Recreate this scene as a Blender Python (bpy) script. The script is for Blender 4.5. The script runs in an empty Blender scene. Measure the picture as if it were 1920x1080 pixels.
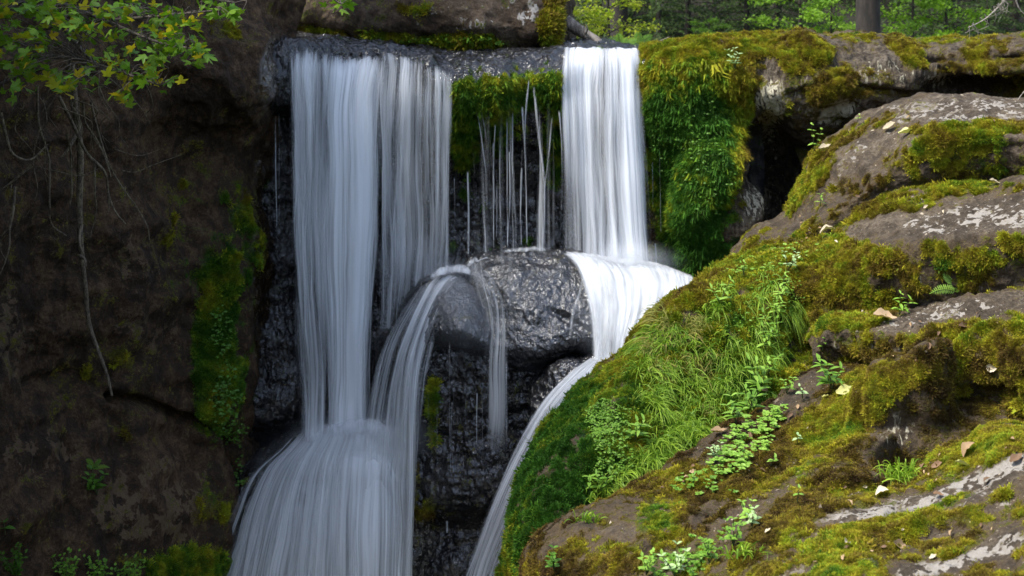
import bpy, math, random
import numpy as np
from mathutils import Vector, Matrix, Euler
R = math.radians
S = bpy.context.scene
C = S.collection
rng = np.random.default_rng(7)
random.seed(7)

# ---------------------------------------------------------------- camera, sky, sun, exposure
F, HY = 2667.0, -60.0
cam = bpy.data.cameras.new('camera'); camo = bpy.data.objects.new('camera', cam); C.objects.link(camo)
camo.location = (0, 0, 0); camo.rotation_euler = (R(90), 0, 0)
cam.sensor_width = 36; cam.lens = 36*F/1920
cam.shift_y = -(540-HY)/1920
cam.clip_start = .1; cam.clip_end = 400
cam.dof.use_dof = True; cam.dof.focus_distance = 10.8; cam.dof.aperture_fstop = 2.4
S.camera = camo
SUN_EL, SUN_AZ = 58, -112       # azimuth of the sun seen from above, from +Y, negative = towards -X
w = bpy.data.worlds.new('World'); S.world = w; w.use_nodes = True
wn = w.node_tree
sky = wn.nodes.new('ShaderNodeTexSky'); sky.sky_type = 'NISHITA'; sky.sun_disc = False
sky.sun_elevation = R(SUN_EL); sky.sun_rotation = R(SUN_AZ)
bw = wn.nodes.new('ShaderNodeRGBToBW'); wn.links.new(sky.outputs[0], bw.inputs[0])      # thin high cloud: the blue is half washed out
mxs = wn.nodes.new('ShaderNodeMix'); mxs.data_type = 'RGBA'; mxs.inputs[0].default_value = .36
wn.links.new(sky.outputs[0], mxs.inputs[6]); wn.links.new(bw.outputs[0], mxs.inputs[7])
wn.links.new(mxs.outputs[2], wn.nodes['Background'].inputs[0])
wn.nodes['Background'].inputs[1].default_value = .15
sl = bpy.data.lights.new('sun', 'SUN'); sl.energy = 2.3; sl.angle = R(14); sl.color = (1, .955, .87)
so = bpy.data.objects.new('sun', sl); C.objects.link(so)
sd = Vector((math.sin(R(SUN_AZ))*math.cos(R(SUN_EL)), math.cos(R(SUN_AZ))*math.cos(R(SUN_EL)), math.sin(R(SUN_EL))))
so.rotation_euler = sd.to_track_quat('Z', 'Y').to_euler(); so.location = sd*30
S.view_settings.view_transform = 'Standard'; S.view_settings.look = 'None'
S.view_settings.exposure = 1.80; S.view_settings.gamma = 1
S.cycles.max_bounces = 8; S.cycles.transparent_max_bounces = 24; S.cycles.diffuse_bounces = 3
S.cycles.use_denoising = True

# ---------------------------------------------------------------- numeric helpers
def at(px, py, Y): return np.array([(px-960)/F*Y, Y, -(py-HY)/F*Y])
def proj(P): return 960+P[..., 0]/P[..., 1]*F, HY-P[..., 2]/P[..., 1]*F
_p = np.random.default_rng(3).permutation(256); _p = np.concatenate([_p, _p, _p])
_g = np.random.default_rng(4).normal(size=(256, 3)); _g /= np.linalg.norm(_g, axis=1)[:, None]
def perlin(P):
    sh = P.shape[:-1]; P = P.reshape(-1, 3)
    i = np.floor(P).astype(np.int64); f = P-i; i &= 255
    u = f*f*f*(f*(f*6-15)+10); out = np.zeros(len(P))
    for a in (0, 1):
        wa = u[:, 0] if a else 1-u[:, 0]
        for b in (0, 1):
            wb = u[:, 1] if b else 1-u[:, 1]
            for c in (0, 1):
                wc = u[:, 2] if c else 1-u[:, 2]
                h = _p[_p[_p[(i[:, 0]+a) & 255]+((i[:, 1]+b) & 255)]+((i[:, 2]+c) & 255)]
                g = _g[h]
                out += wa*wb*wc*((f[:, 0]-a)*g[:, 0]+(f[:, 1]-b)*g[:, 1]+(f[:, 2]-c)*g[:, 2])
    return (out*1.6).reshape(sh)
def fbm(P, o=4, gain=.5, seed=0.):
    s = 0; a = 1; P = P+seed*7.3
    for k in range(o): s = s+a*perlin(P); P = P*2.03+11.7; a *= gain
    return s
def ridge(P, o=4, seed=0.):
    s = 0; a = 1; P = P+seed*5.1
    for k in range(o): s = s+a*(.5-np.abs(perlin(P))); P = P*2.03+3.7; a *= .5
    return s
def sst(a, b, x):
    t = np.clip((x-a)/(b-a), 0, 1); return t*t*(3-2*t)
def herm(K, tk, t):
    K = np.asarray(K, float); tk = np.asarray(tk, float)
    m = np.zeros_like(K); n = len(K)
    ex = (slice(None),)+(None,)*(K.ndim-1)
    d = (K[1:]-K[:-1])/(tk[1:]-tk[:-1])[ex]
    m[0] = d[0]; m[-1] = d[-1]
    h = tk[1:]-tk[:-1]
    if n > 2: m[1:-1] = (d[:-1]*h[1:][ex]+d[1:]*h[:-1][ex])/(h[:-1]+h[1:])[ex]
    j = np.clip(np.searchsorted(tk, t, side='right')-1, 0, n-2)
    hh = h[j]; s = (t-tk[j])/hh; s_ = s[ex]; hh = hh[ex]
    return ((2*s_**3-3*s_**2+1)*K[j]+(s_**3-2*s_**2+s_)*hh*m[j]+(-2*s_**3+3*s_**2)*K[j+1]+(s_**3-s_**2)*hh*m[j+1])
def loft(rows, nu, nv):
    """rows: lists of (px,py,Y) seen points -> smooth grid (nv,nu,3) in metres"""
    W = []
    for r in rows:
        W.append(np.array([at(*p) for p in r]))
    k = max(len(r) for r in W)
    if any(len(r) != k for r in W):
        V = []
        for r in W:
            s = np.concatenate([[0], np.cumsum(np.linalg.norm(np.diff(r, axis=0), axis=1))]); s /= s[-1]
            V.append(herm(r, s, np.linspace(0, 1, 24)))
        W = V
    W = np.array(W)
    du = np.linalg.norm(np.diff(W, axis=1), axis=2).mean(0); tu = np.concatenate([[0], np.cumsum(du)])
    dv = np.linalg.norm(np.diff(W, axis=0), axis=2).mean(1); tv = np.concatenate([[0], np.cumsum(dv)])
    G = herm(np.swapaxes(W, 0, 1), tu, np.linspace(0, tu[-1], nu))
    G = np.swapaxes(G, 0, 1)
    return herm(G, tv, np.linspace(0, tv[-1], nv))
def gnorm(G):
    a = np.gradient(G, axis=1); b = np.gradient(G, axis=0)
    N = np.cross(a, b); N /= np.linalg.norm(N, axis=2)[..., None]+1e-12
    if (N*G).sum(2).mean() > 0: N = -N
    return N
def blob(px, py, items):
    m = np.zeros_like(px)
    for (x, y, rx, ry, a, v) in items:
        c, s = math.cos(R(a)), math.sin(R(a)); dx, dy = px-x, py-y
        d = ((dx*c+dy*s)/rx)**2+((-dx*s+dy*c)/ry)**2
        m += v*np.exp(-d*d*.7)
    return m
def seg_d(px, py, line):
    d = np.full(px.shape, 1e9)
    for (x0, y0), (x1, y1) in zip(line[:-1], line[1:]):
        vx, vy = x1-x0, y1-y0; L = vx*vx+vy*vy
        t = np.clip(((px-x0)*vx+(py-y0)*vy)/L, 0, 1)
        d = np.minimum(d, np.hypot(px-x0-t*vx, py-y0-t*vy))
    return d

# ---------------------------------------------------------------- object helpers
def mesh(name, V, Fc, attrs=None, smooth=True, uv=None):
    me = bpy.data.meshes.new(name)
    V = np.ascontiguousarray(V, np.float32).reshape(-1, 3)
    Fc = np.asarray(Fc, np.int32)
    me.vertices.add(len(V)); me.vertices.foreach_set('co', V.ravel())
    if Fc.size:
        n = Fc.shape[1]
        me.loops.add(Fc.size); me.loops.foreach_set('vertex_index', Fc.ravel())
        me.polygons.add(len(Fc)); me.polygons.foreach_set('loop_start', np.arange(0, Fc.size, n, dtype=np.int32))
        me.polygons.foreach_set('use_smooth', np.full(len(Fc), smooth))
    for k, v in (attrs or {}).items():
        v = np.asarray(v, np.float32)
        if v.ndim == 2: a = me.attributes.new(k, 'FLOAT_VECTOR', 'POINT'); a.data.foreach_set('vector', v.ravel())
        else: a = me.attributes.new(k, 'FLOAT', 'POINT'); a.data.foreach_set('value', v.ravel())
    me.update(calc_edges=True)
    return me
def grid_faces(nv, nu):
    i = np.arange(nv*nu).reshape(nv, nu)
    return np.stack([i[:-1, :-1], i[:-1, 1:], i[1:, 1:], i[1:, :-1]], -1).reshape(-1, 4)
def put(name, me, mat, parent=None, loc=None, rot=None, scale=None):
    o = bpy.data.objects.new(name, me); C.objects.link(o)
    if mat is not None and me is not None and not me.materials: me.materials.append(mat)
    if loc is not None: o.location = loc
    if rot is not None: o.rotation_euler = rot
    if scale is not None: o.scale = scale
    if parent is not None: o.parent = parent
    return o
def tag(o, label=None, cat=None, group=None, kind=None):
    if label: o['label'] = label
    if cat: o['category'] = cat
    if group: o['group'] = group
    if kind: o['kind'] = kind
    return o
def empty(name, loc, label, cat, group=None, rot=None):
    o = bpy.data.objects.new(name, None); C.objects.link(o); o.location = loc; o.empty_display_size = .05
    if rot is not None: o.rotation_euler = rot
    return tag(o, label, cat, group)
def tube(pts, rad, n=6, sub=4):
    pts = np.asarray(pts, float); k = len(pts)
    s = np.concatenate([[0], np.cumsum(np.linalg.norm(np.diff(pts, axis=0), axis=1)+1e-6)])
    m = (k-1)*sub+1 if k > 2 else 3
    t = np.linspace(0, s[-1], m)
    P = herm(pts, s, t); rr = np.interp(t, s, np.broadcast_to(rad, (k,)))
    T = np.gradient(P, axis=0); T /= np.linalg.norm(T, axis=1)[:, None]+1e-9
    up = np.where(np.abs(T[:, 2:3]) > .9, np.array([[1., 0, 0]]), np.array([[0, 0, 1.]]))
    A = np.cross(T, up); A /= np.linalg.norm(A, axis=1)[:, None]; B = np.cross(T, A)
    a = np.arange(n)/n*2*np.pi
    V = P[:, None]+rr[:, None, None]*(np.cos(a)[None, :, None]*A[:, None]+np.sin(a)[None, :, None]*B[:, None])
    i = np.arange(m*n).reshape(m, n); j = np.roll(i, -1, 1)
    Fc = np.stack([i[:-1], j[:-1], j[1:], i[1:]], -1).reshape(-1, 4)
    return V.reshape(-1, 3), Fc
def join(parts):
    V = []; Fc = []; b = 0
    for v, f in parts: V.append(v); Fc.append(np.asarray(f)+b); b += len(v)
    return np.concatenate(V), np.concatenate(Fc)

# ---------------------------------------------------------------- node helpers
class NT:
    def __init__(s, name):
        s.m = bpy.data.materials.new(name); s.m.use_nodes = True; s.t = s.m.node_tree
        s.b = s.t.nodes['Principled BSDF']; s.o = s.t.nodes['Material Output']
        s.geo = s.t.nodes.new('ShaderNodeNewGeometry')
    def n(s, k): return s.t.nodes.new(k)
    def l(s, a, b): s.t.links.new(a, b)
    def _in(s, sock, v):
        if hasattr(v, 'links') or isinstance(v, bpy.types.NodeSocket): s.l(v, sock)
        elif isinstance(v, (tuple, list)):
            sock.default_value = tuple(v)+((1,) if len(v) == 3 and len(sock.default_value) == 4 else ())
        else: sock.default_value = v
    def mth(s, op, a, b=0., c=None, clamp=False):
        n = s.n('ShaderNodeMath'); n.operation = op; n.use_clamp = clamp
        s._in(n.inputs[0], a); s._in(n.inputs[1], b)
        if c is not None: s._in(n.inputs[2], c)
        return n.outputs[0]
    def sm(s, x, a, b, lo=0., hi=1.):
        n = s.n('ShaderNodeMapRange'); n.interpolation_type = 'SMOOTHSTEP'
        s._in(n.inputs[0], x); s._in(n.inputs[1], a); s._in(n.inputs[2], b); s._in(n.inputs[3], lo); s._in(n.inputs[4], hi)
        return n.outputs[0]
    def pos(s, scale=(1, 1, 1), off=(0, 0, 0)):
        n = s.n('ShaderNodeMapping'); s.l(s.geo.outputs['Position'], n.inputs[0])
        n.inputs['Scale'].default_value = scale; n.inputs['Location'].default_value = off; return n.outputs[0]
    def noise(s, vec, sc, det=4, rough=.55, dist=0.):
        n = s.n('ShaderNodeTexNoise'); s.l(vec, n.inputs['Vector']); n.inputs['Scale'].default_value = sc
        n.inputs['Detail'].default_value = det; n.inputs['Roughness'].default_value = rough; n.inputs['Distortion'].default_value = dist
        return n.outputs[0]
    def vor(s, vec, sc, feat='F1', rnd=1.):
        n = s.n('ShaderNodeTexVoronoi'); n.feature = feat; s.l(vec, n.inputs['Vector']); n.inputs['Scale'].default_value = sc
        n.inputs['Randomness'].default_value = rnd; return n.outputs['Distance']
    def att(s, name, typ='GEOMETRY', out='Fac'):
        n = s.n('ShaderNodeAttribute'); n.attribute_name = name; n.attribute_type = typ; return n.outputs[out]
    def ramp(s, x, stops):
        n = s.n('ShaderNodeValToRGB'); s._in(n.inputs[0], x); e = n.color_ramp.elements
        while len(e) < len(stops): e.new(.5)
        for el, (p, c) in zip(e, stops): el.position = p; el.color = tuple(c)+(1,)
        return n.outputs[0]
    def mix(s, f, a, b, mode='MIX'):
        n = s.n('ShaderNodeMix'); n.data_type = 'RGBA'; n.blend_type = mode
        s._in(n.inputs[0], f); s._in(n.inputs[6], a); s._in(n.inputs[7], b); return n.outputs[2]
    def bump(s, h, dist, strength=1., nrm=None):
        n = s.n('ShaderNodeBump'); s._in(n.inputs['Height'], h); n.inputs['Distance'].default_value = dist
        s._in(n.inputs['Strength'], strength)
        if nrm is not None: s.l(nrm, n.inputs['Normal'])
        return n.outputs[0]

def rock_mat(name, dark, mid, light, streak=.0, pale=(.36, .34, .32), rough=.85, bumpd=.012, brown=.0, gloss=.22, cior=1.5, bwet=.03, crough=.16, wsc=15):
    t = NT(name)
    P = t.pos()
    big = t.noise(P, 1.3, 5, .6); medn = t.noise(P, 7, 5, .6, .3); fine = t.noise(P, 38, 4, .65); vfine = t.noise(P, 150, 3, .6)
    vs = t.noise(t.pos((1, 1, .09)), 22, 4, .6, .2)
    x = t.mth('ADD', t.mth('MULTIPLY', medn, .45), t.mth('MULTIPLY', fine, .35))
    x = t.mth('ADD', x, t.mth('MULTIPLY', big, .3)); x = t.mth('ADD', x, t.mth('MULTIPLY', t.mth('SUBTRACT', vs, .5), streak))
    x = t.mth('ADD', x, t.mth('MULTIPLY', t.mth('SUBTRACT', vfine, .5), .25))
    col = t.ramp(x, [(.38, dark), (.53, mid), (.66, light)])
    # mineral streaks and bare pale rock
    pa = t.att('pale'); ps = t.att('streak')
    pm = t.sm(t.mth('ADD', pa, t.mth('ADD', t.mth('MULTIPLY', t.mth('SUBTRACT', fine, .5), .9), t.mth('MULTIPLY', t.mth('SUBTRACT', medn, .5), 2.4))), .44, .56)
    col = t.mix(pm, col, t.mix(vfine, tuple(c*.6 for c in pale), tuple(c*1.25 for c in pale)))
    sm_ = t.sm(t.mth('MULTIPLY', t.noise(t.pos((1, 1, .16)), 26, 3, .6, .5), ps), .53, .66)
    col = t.mix(sm_, col, (.38, .35, .26))
    ma0 = t.att('moss')
    bz = t.sm(t.mth('ADD', ma0, t.mth('MULTIPLY', t.mth('SUBTRACT', medn, .5), 1.6)), .05, .5, 0., brown)
    col = t.mix(bz, col, t.mix(fine, (.035, .023, .012), (.10, .068, .034)))
    # moss: ma amount, mg hue (0 brown, .5 olive yellow, 1 vivid green)
    ma = t.att('moss'); mg = t.att('hue')
    mm = t.sm(t.mth('ADD', ma, t.mth('ADD', t.mth('MULTIPLY', t.mth('SUBTRACT', medn, .5), 2.0), t.mth('MULTIPLY', t.mth('SUBTRACT', fine, .5), 1.8))), .42, .62)
    hb = t.mth('ADD', mg, t.mth('ADD', t.mth('MULTIPLY', t.mth('SUBTRACT', big, .5), .5), t.mth('MULTIPLY', t.mth('SUBTRACT', medn, .5), .9)))
    mc = t.ramp(hb, [(.05, (.05, .031, .013)), (.3, (.12, .085, .017)), (.52, (.17, .155, .014)), (.68, (.12, .165, .013)), (.84, (.055, .12, .011)), (1., (.025, .075, .008))])
    mc = t.mix(t.sm(vfine, .35, .7), t.mix(1., mc, (.45, .45, .5), 'MULTIPLY'), mc)
    mc = t.mix(t.sm(fine, .5, .75, 0, .5), mc, (.25, .25, .03))
    col = t.mix(mm, col, mc)
    wet = t.att('wet'); wv = t.sm(t.mth('ADD', wet, t.mth('MULTIPLY', t.mth('SUBTRACT', medn, .5), .5)), .3, .7)
    col = t.mix(t.mth('MULTIPLY', wv, .65), col, t.mix(1., col, (.32, .32, .34), 'MULTIPLY'))
    t.l(col, t.b.inputs['Base Color'])
    rg = t.mth('SUBTRACT', rough, t.mth('MULTIPLY', wv, rough-.12))
    rg = t.mth('ADD', rg, t.mth('MULTIPLY', mm, t.mth('MULTIPLY', wv, .3)))
    t.l(rg, t.b.inputs['Roughness'])
    t.l(t.mth('ADD', .25, t.mth('MULTIPLY', wv, .75*gloss)), t.b.inputs['Specular IOR Level'])
    t.l(t.mth('MULTIPLY', t.mth('MULTIPLY', wv, gloss), t.mth('SUBTRACT', 1., mm)), t.b.inputs['Coat Weight']); t.b.inputs['Coat Roughness'].default_value = crough; t.b.inputs['Coat IOR'].default_value = cior
    h = t.mth('ADD', t.mth('MULTIPLY', medn, 2.), t.mth('ADD', fine, t.mth('MULTIPLY', vfine, .45)))
    h = t.mth('ADD', h, t.mth('MULTIPLY', vs, streak*2))
    n1 = t.bump(h, bumpd, t.mth('SUBTRACT', 1., t.mth('MULTIPLY', wv, .93)))
    n2 = t.bump(t.mth('ADD', fine, t.mth('MULTIPLY', t.noise(P, 75, 3, .6), .8)), .03, t.mth('MULTIPLY', mm, .9), n1)
    n3 = t.bump(t.noise(t.pos((1, 1, .8)), wsc, 3, .5, 1.), bwet, wv, n2)
    t.l(n3, t.b.inputs['Coat Normal'])
    t.l(n3, t.b.inputs['Normal'])
    return t.m
def leaf_mat(name, c1, c2, trans=.35, rough=.5, src='tint', obj=True):
    t = NT(name)
    n = t.noise(t.pos(), 60, 2)
    if obj:
        oi = t.n('ShaderNodeObjectInfo'); f = oi.outputs['Random']
    else: f = t.att(src)
    f = t.mth('ADD', t.mth('MULTIPLY', f, .8), t.mth('MULTIPLY', n, .25))
    col = t.mix(f, c1, c2)
    t.l(col, t.b.inputs['Base Color']); t.b.inputs['Roughness'].default_value = rough
    t.b.inputs['Specular IOR Level'].default_value = .22
    tr = t.n('ShaderNodeBsdfTranslucent'); t.l(t.mix(1., col, (1.1, 1.25, .5), 'MULTIPLY'), tr.inputs[0])
    mx = t.n('ShaderNodeMixShader'); mx.inputs[0].default_value = trans
    t.l(t.b.outputs[0], mx.inputs[1]); t.l(tr.outputs[0], mx.inputs[2]); t.l(mx.outputs[0], t.o.inputs[0])
    return t.m
def bark_mat(name, a, b, sc=(1, 1, .2), s=30):
    t = NT(name); n = t.noise(t.pos(sc), s, 5, .65); f = t.noise(t.pos(), 90, 3)
    t.l(t.mix(t.sm(t.mth('ADD', n, t.mth('MULTIPLY', t.mth('SUBTRACT', f, .5), .4)), .35, .65), a, b), t.b.inputs['Base Color'])
    t.b.inputs['Roughness'].default_value = .85
    t.l(t.bump(n, .02), t.b.inputs['Normal']); return t.m

M = {}
M['cliff'] = rock_mat('brown_cliff_rock', (.008, .0046, .0022), (.029, .0165, .0075), (.105, .061, .030), .10, pale=(.10, .066, .038), bumpd=.02, brown=.2)
M['head'] = rock_mat('wet_black_rock', (.008, .008, .009), (.022, .021, .022), (.06, .056, .052), .3, bumpd=.016)
M['dome'] = rock_mat('dark_wet_boulder_rock', (.007, .007, .009), (.017, .017, .020), (.036, .035, .038), .0, bumpd=.014, gloss=.8, cior=1.55, bwet=.022, crough=.30, wsc=30)
M['grey'] = rock_mat('grey_overhang_rock', (.015, .011, .007), (.042, .032, .022), (.11, .09, .066), .7, pale=(.30, .28, .24), bumpd=.016, brown=.6)
M['slab'] = rock_mat('grey_brown_slab_rock', (.017, .012, .007), (.046, .034, .0225), (.115, .092, .066), .2, pale=(.25, .228, .200), bumpd=.014, brown=.75)
M['boulder'] = rock_mat('brown_boulder_rock', (.016, .010, .006), (.045, .029, .017), (.11, .083, .060), .1, bumpd=.02, brown=.5)

# ---------------------------------------------------------------- rocks
ROCKS = {}
def rock(name, rows, nu, nv, mat, amp=(.10, .8), fine=(.022, 5), bumps=(), cracks=(), masks=None, fn=None, label=None, cat=None, kind=None, seed=0., back=None, vstreak=0., strata=0., mid=.05, glint=0., cushion=.018):
    G = loft(rows, nu, nv) if rows is not None else fn
    N = gnorm(G)
    px, py = proj(G)
    d = amp[0]*fbm(G*amp[1], 4, .5, seed)+fine[0]*(ridge(G*fine[1], 4, seed)-.3)
    if vstreak: d = d+vstreak*ridge(G*np.array([6, 6, .7]), 3, seed+2)
    if strata: d = d+strata*perlin(G*np.array([.5, .5, 5.])+fbm(G*.7, 2)[..., None]*.6)
    d = d+blob(px, py, bumps)
    for line, wd, dep in cracks:
        wob = 10*perlin(G*3.1+seed)
        d = d-dep*np.exp(-((seg_d(px, py, line)+wob*.3)/wd)**2)
    d = d+mid*(ridge(G*2.1, 4, seed+5)-.35)
    if glint: d = d+glint*(ridge(G*13, 3, seed+3)-.4)
    G = G+N*d[..., None]
    N = gnorm(G); px, py = proj(G)
    at_ = {k: np.zeros(px.shape) for k in ('moss', 'hue', 'wet', 'pale', 'streak')}
    if masks: masks(px, py, G, N, at_)
    br = .30*fbm(G*2.4, 3, .55, seed)+.30*perlin(G*7.)+.18*perlin(G*17.)
    at_['moss'] += br*(at_['moss'] > -.3); at_['hue'] += .16*fbm(G*1.7, 2)+.12*perlin(G*8.+5); at_['pale'] += (1.3*br+.5*perlin(G*np.array([20., 20, 9]))+.35*perlin(G*41.))*(at_['pale'] > .08)
    mz = sst(.4, .75, at_['moss'])
    G = G+N*(mz*cushion*(.55+1.1*ridge(G*11., 3, seed)))[..., None]; N = gnorm(G)
    V = G.reshape(-1, 3)
    me = mesh(name, V, grid_faces(G.shape[0], G.shape[1]), {k: v.ravel() for k, v in at_.items()})
    if back is not None:
        pass
    o = put(name, me, mat); tag(o, label, cat, None, kind)
    ROCKS.setdefault(name, []).append((G, N, at_, o))
    return o
def ball(c, r, nu, nv, e=.75, tilt=0):
    """closed superellipsoid grid, c=(px,py,Y) centre, r metres"""
    u = np.linspace(0, 2*np.pi, nu); v = np.linspace(-np.pi/2+.02, np.pi/2-.02, nv)
    U, Vv = np.meshgrid(u, v)
    f = lambda x: np.sign(x)*np.abs(x)**e
    X = r[0]*f(np.cos(Vv))*f(np.sin(U)); Y = -r[1]*f(np.cos(Vv))*f(np.cos(U)); Z = r[2]*f(np.sin(Vv))
    c_, s_ = math.cos(R(tilt)), math.sin(R(tilt))
    return np.stack([X*c_-Z*s_, Y, X*s_+Z*c_], -1)+at(*c)
def up(N): return N[..., 2]
# ---------------------------------------------------------------- the rock: head wall with stream bed
def m_head(px, py, G, N, a):
    nz = up(N)
    top = sst(.35, .75, nz)
    a['wet'][:] = np.clip(.95-sst(1215, 1300, px)*.5, 0, 1)
    a['moss'][:] = blob(px, py, [(872, 230, 24, 110, 0, .85), (905, 190, 26, 70, 0, .75), (935, 210, 22, 80, 0, .75), (975, 175, 24, 60, 0, .65), (1000, 160, 26, 40, 0, .5), (1034, 200, 20, 80, 0, .6), (1040, 290, 22, 60, 0, .6), (1035, 150, 30, 30, 0, .6),
        (1235, 180, 50, 110, 0, .8), (915, 385, 12, 12, 0, .6), (867, 360, 14, 14, 0, .6), (900, 470, 90, 22, 0, .35), (930, 95, 60, 10, 0, .35),
        (410, 560, 45, 70, 0, .8), (415, 640, 50, 90, 0, .95), (425, 760, 40, 60, 0, .9), (440, 400, 30, 90, 0, .45), (488, 420, 14, 160, 0, .45), (478, 570, 8, 60, 0, .6), (440, 880, 14, 60, 0, .6), (715, 330, 10, 60, 0, .3), (805, 860, 12, 60, 0, .5)])
    a['hue'][:] = .86+blob(px, py, [(950, 140, 120, 22, 0, -.14), (420, 650, 80, 200, 0, .12), (1040, 300, 20, 60, 0, .15)])
    a['moss'] *= (1-sst(.35, .7, nz)*.85)*(1-sst(1046, 1056, px)*sst(1214, 1204, px))
    a['wet'] -= a['moss']*.5
head_cols = [430, 540, 650, 700, 780, 850, 950, 1050, 1130, 1210, 1320, 1430]
def hr(pys, Ys): return [(x, y, Y) for x, y, Y in zip(head_cols, pys, Ys)]
n12 = lambda v: [v]*12
head_rows = [
    hr([-20, 10, 30, 40, 45, 50, 55, 72, 74, 98, 112, 112], n12(20.5)),
    hr([40, 54, 66, 72, 80, 86, 88, 87, 88, 104, 112, 112], [17.4]*9+[17.2, 17.2, 17.2]),
    hr([50, 64, 76, 80, 86, 92, 98, 92, 92, 104, 110, 110], n12(16.6)),
    hr([60, 74, 90, 84, 94, 116, 126, 110, 99, 106, 112, 112], [15.6, 15.7, 16.0, 15.9, 15.9, 15.8, 15.7, 15.8, 15.9, 15.9, 15.9, 15.9]),
    hr([90, 90, 104, 100, 112, 146, 148, 134, 118, 120, 118, 116], [15.1, 15.35, 15.75, 15.7, 15.65, 15.45, 15.45, 15.5, 15.7, 15.7, 15.7, 15.7]),
    hr([180, 180, 200, 200, 180, 200, 220, 200, 180, 180, 180, 180], [15.0, 15.2, 15.7, 15.7, 15.55, 15.5, 15.55, 15.6, 15.75, 15.7, 15.7, 15.7]),
    hr([215, 215, 260, 260, 260, 290, 290, 290, 260, 260, 260, 260], [15.4, 15.5, 15.8, 15.8, 15.75, 15.8, 15.85, 15.85, 15.8, 15.75, 15.9, 16.]),
    hr([300, 300, 350, 350, 350, 380, 380, 380, 350, 350, 350, 350], [15.5, 15.6, 15.9, 15.9, 15.9, 15.95, 15.95, 15.9, 15.9, 15.85, 16.0, 16.1]),
    hr([500]*12, [15.35, 15.5, 15.9, 15.9, 15.8, 15.8, 15.7, 15.7, 15.7, 15.7, 15.8, 15.9]),
    hr([700]*12, [15.1, 15.3, 15.7, 15.6, 15.4, 15.3, 15.3, 15.3, 15.3, 15.3, 15.3, 15.3]),
    hr([790]*12, [15.05, 15.2, 15.6, 15.6, 15.3, 15.2, 15.2, 15.2, 15.2, 15.2, 15.2, 15.2]),
    hr([850]*12, [15.4, 15.6, 15.8, 15.7, 15.3, 15.2, 15.2, 15.2, 15.2, 15.2, 15.2, 15.2]),
    hr([1300]*12, [15.3, 15.4, 15.4, 15.2, 15.1, 15.0, 15.0, 15.0, 15.0, 15.0, 15.0, 15.0])]
rock('head_wall', head_rows, 620, 640, M['head'], amp=(.07, 1.1), fine=(.03, 4), masks=m_head, kind='structure', seed=1, vstreak=.035, glint=.014,
     bumps=[(872, 200, 20, 70, 0, .10), (930, 190, 40, 60, 0, .16), (1040, 170, 35, 50, 0, .10), (425, 650, 38, 190, 4, .22), (1240, 180, 40, 110, 0, .12), (800, 130, 14, 22, 0, .10), (600, 84, 50, 10, 0, .06)],
     label='black wet head wall that the water falls over')

# right head wall: mossy pillar, cave, grey overhang
cx = [1200, 1235, 1290, 1345, 1400, 1440, 1500, 1560, 1640, 1710, 1760, 1820, 1920, 2480]
def rr(pys, Ys): return list(zip(cx, pys, Ys))
right_rows = [
    rr([150, 140, 135, 130, 120, 115, 115, 118, 125, 130, 128, 120, 105, 90], [17.6]*14),
    rr([98, 96, 94, 90, 84, 79, 80, 82, 86, 98, 98, 92, 76, 50], [17.0]*11+[16.8, 16.5, 16.]),
    rr([97, 94, 88, 84, 74, 71, 73, 75, 79, 92, 92, 86, 70, 44], [16.2]*9+[16.0, 15.9, 15.7, 15.3, 14.8]),
    rr([106, 104, 100, 100, 92, 90, 90, 92, 92, 104, 104, 100, 88, 70], [15.75, 15.6, 15.5, 15.45, 15.5, 15.5, 15.4, 15.35, 15.4, 15.4, 15.3, 15.2, 14.9, 14.4]),
    rr([150, 150, 150, 150, 140, 135, 130, 130, 130, 118, 114, 110, 104, 100], [15.6, 15.4, 15.3, 15.25, 15.3, 15.2, 15.1, 15.1, 15.1, 15.25, 15.25, 15.1, 14.75, 14.2]),
    rr([220, 220, 220, 210, 200, 190, 180, 175, 170, 160, 150, 144, 140, 140], [15.6, 15.35, 15.25, 15.3, 15.35, 15.2, 15.1, 15.05, 15.05, 15.1, 15.2, 15.15, 14.8, 14.2]),
    rr([300, 300, 300, 290, 270, 250, 240, 225, 210, 190, 180, 176, 176, 180], [15.8, 15.5, 15.3, 15.1, 15.4, 15.5, 15.4, 15.3, 15.2, 15.3, 15.4, 15.4, 15.1, 14.5]),
    rr([380, 380, 380, 370, 350, 330, 320, 300, 270, 230, 215, 215, 220, 230], [15.9, 15.6, 15.2, 15.0, 15.4, 16.0, 16.3, 16.0, 15.6, 15.6, 15.6, 15.6, 15.3, 14.8]),
    rr([470, 470, 470, 470, 450, 430, 410, 390, 340, 290, 270, 270, 280, 300], [15.8, 15.5, 15.1, 15.0, 15.4, 16.2, 16.4, 16.2, 15.8, 15.7, 15.7, 15.7, 15.4, 15.0]),
    rr([560]*14, [15.7, 15.3, 15.0, 14.9, 15.2, 15.8, 16.0, 16.0, 15.8, 15.7, 15.7, 15.7, 15.4, 15.0]),
    rr([800]*14, [15.6, 15.2, 14.9, 14.8, 15.0, 15.3, 15.5, 15.5, 15.5, 15.5, 15.5, 15.5, 15.3, 15.0])]
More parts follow.
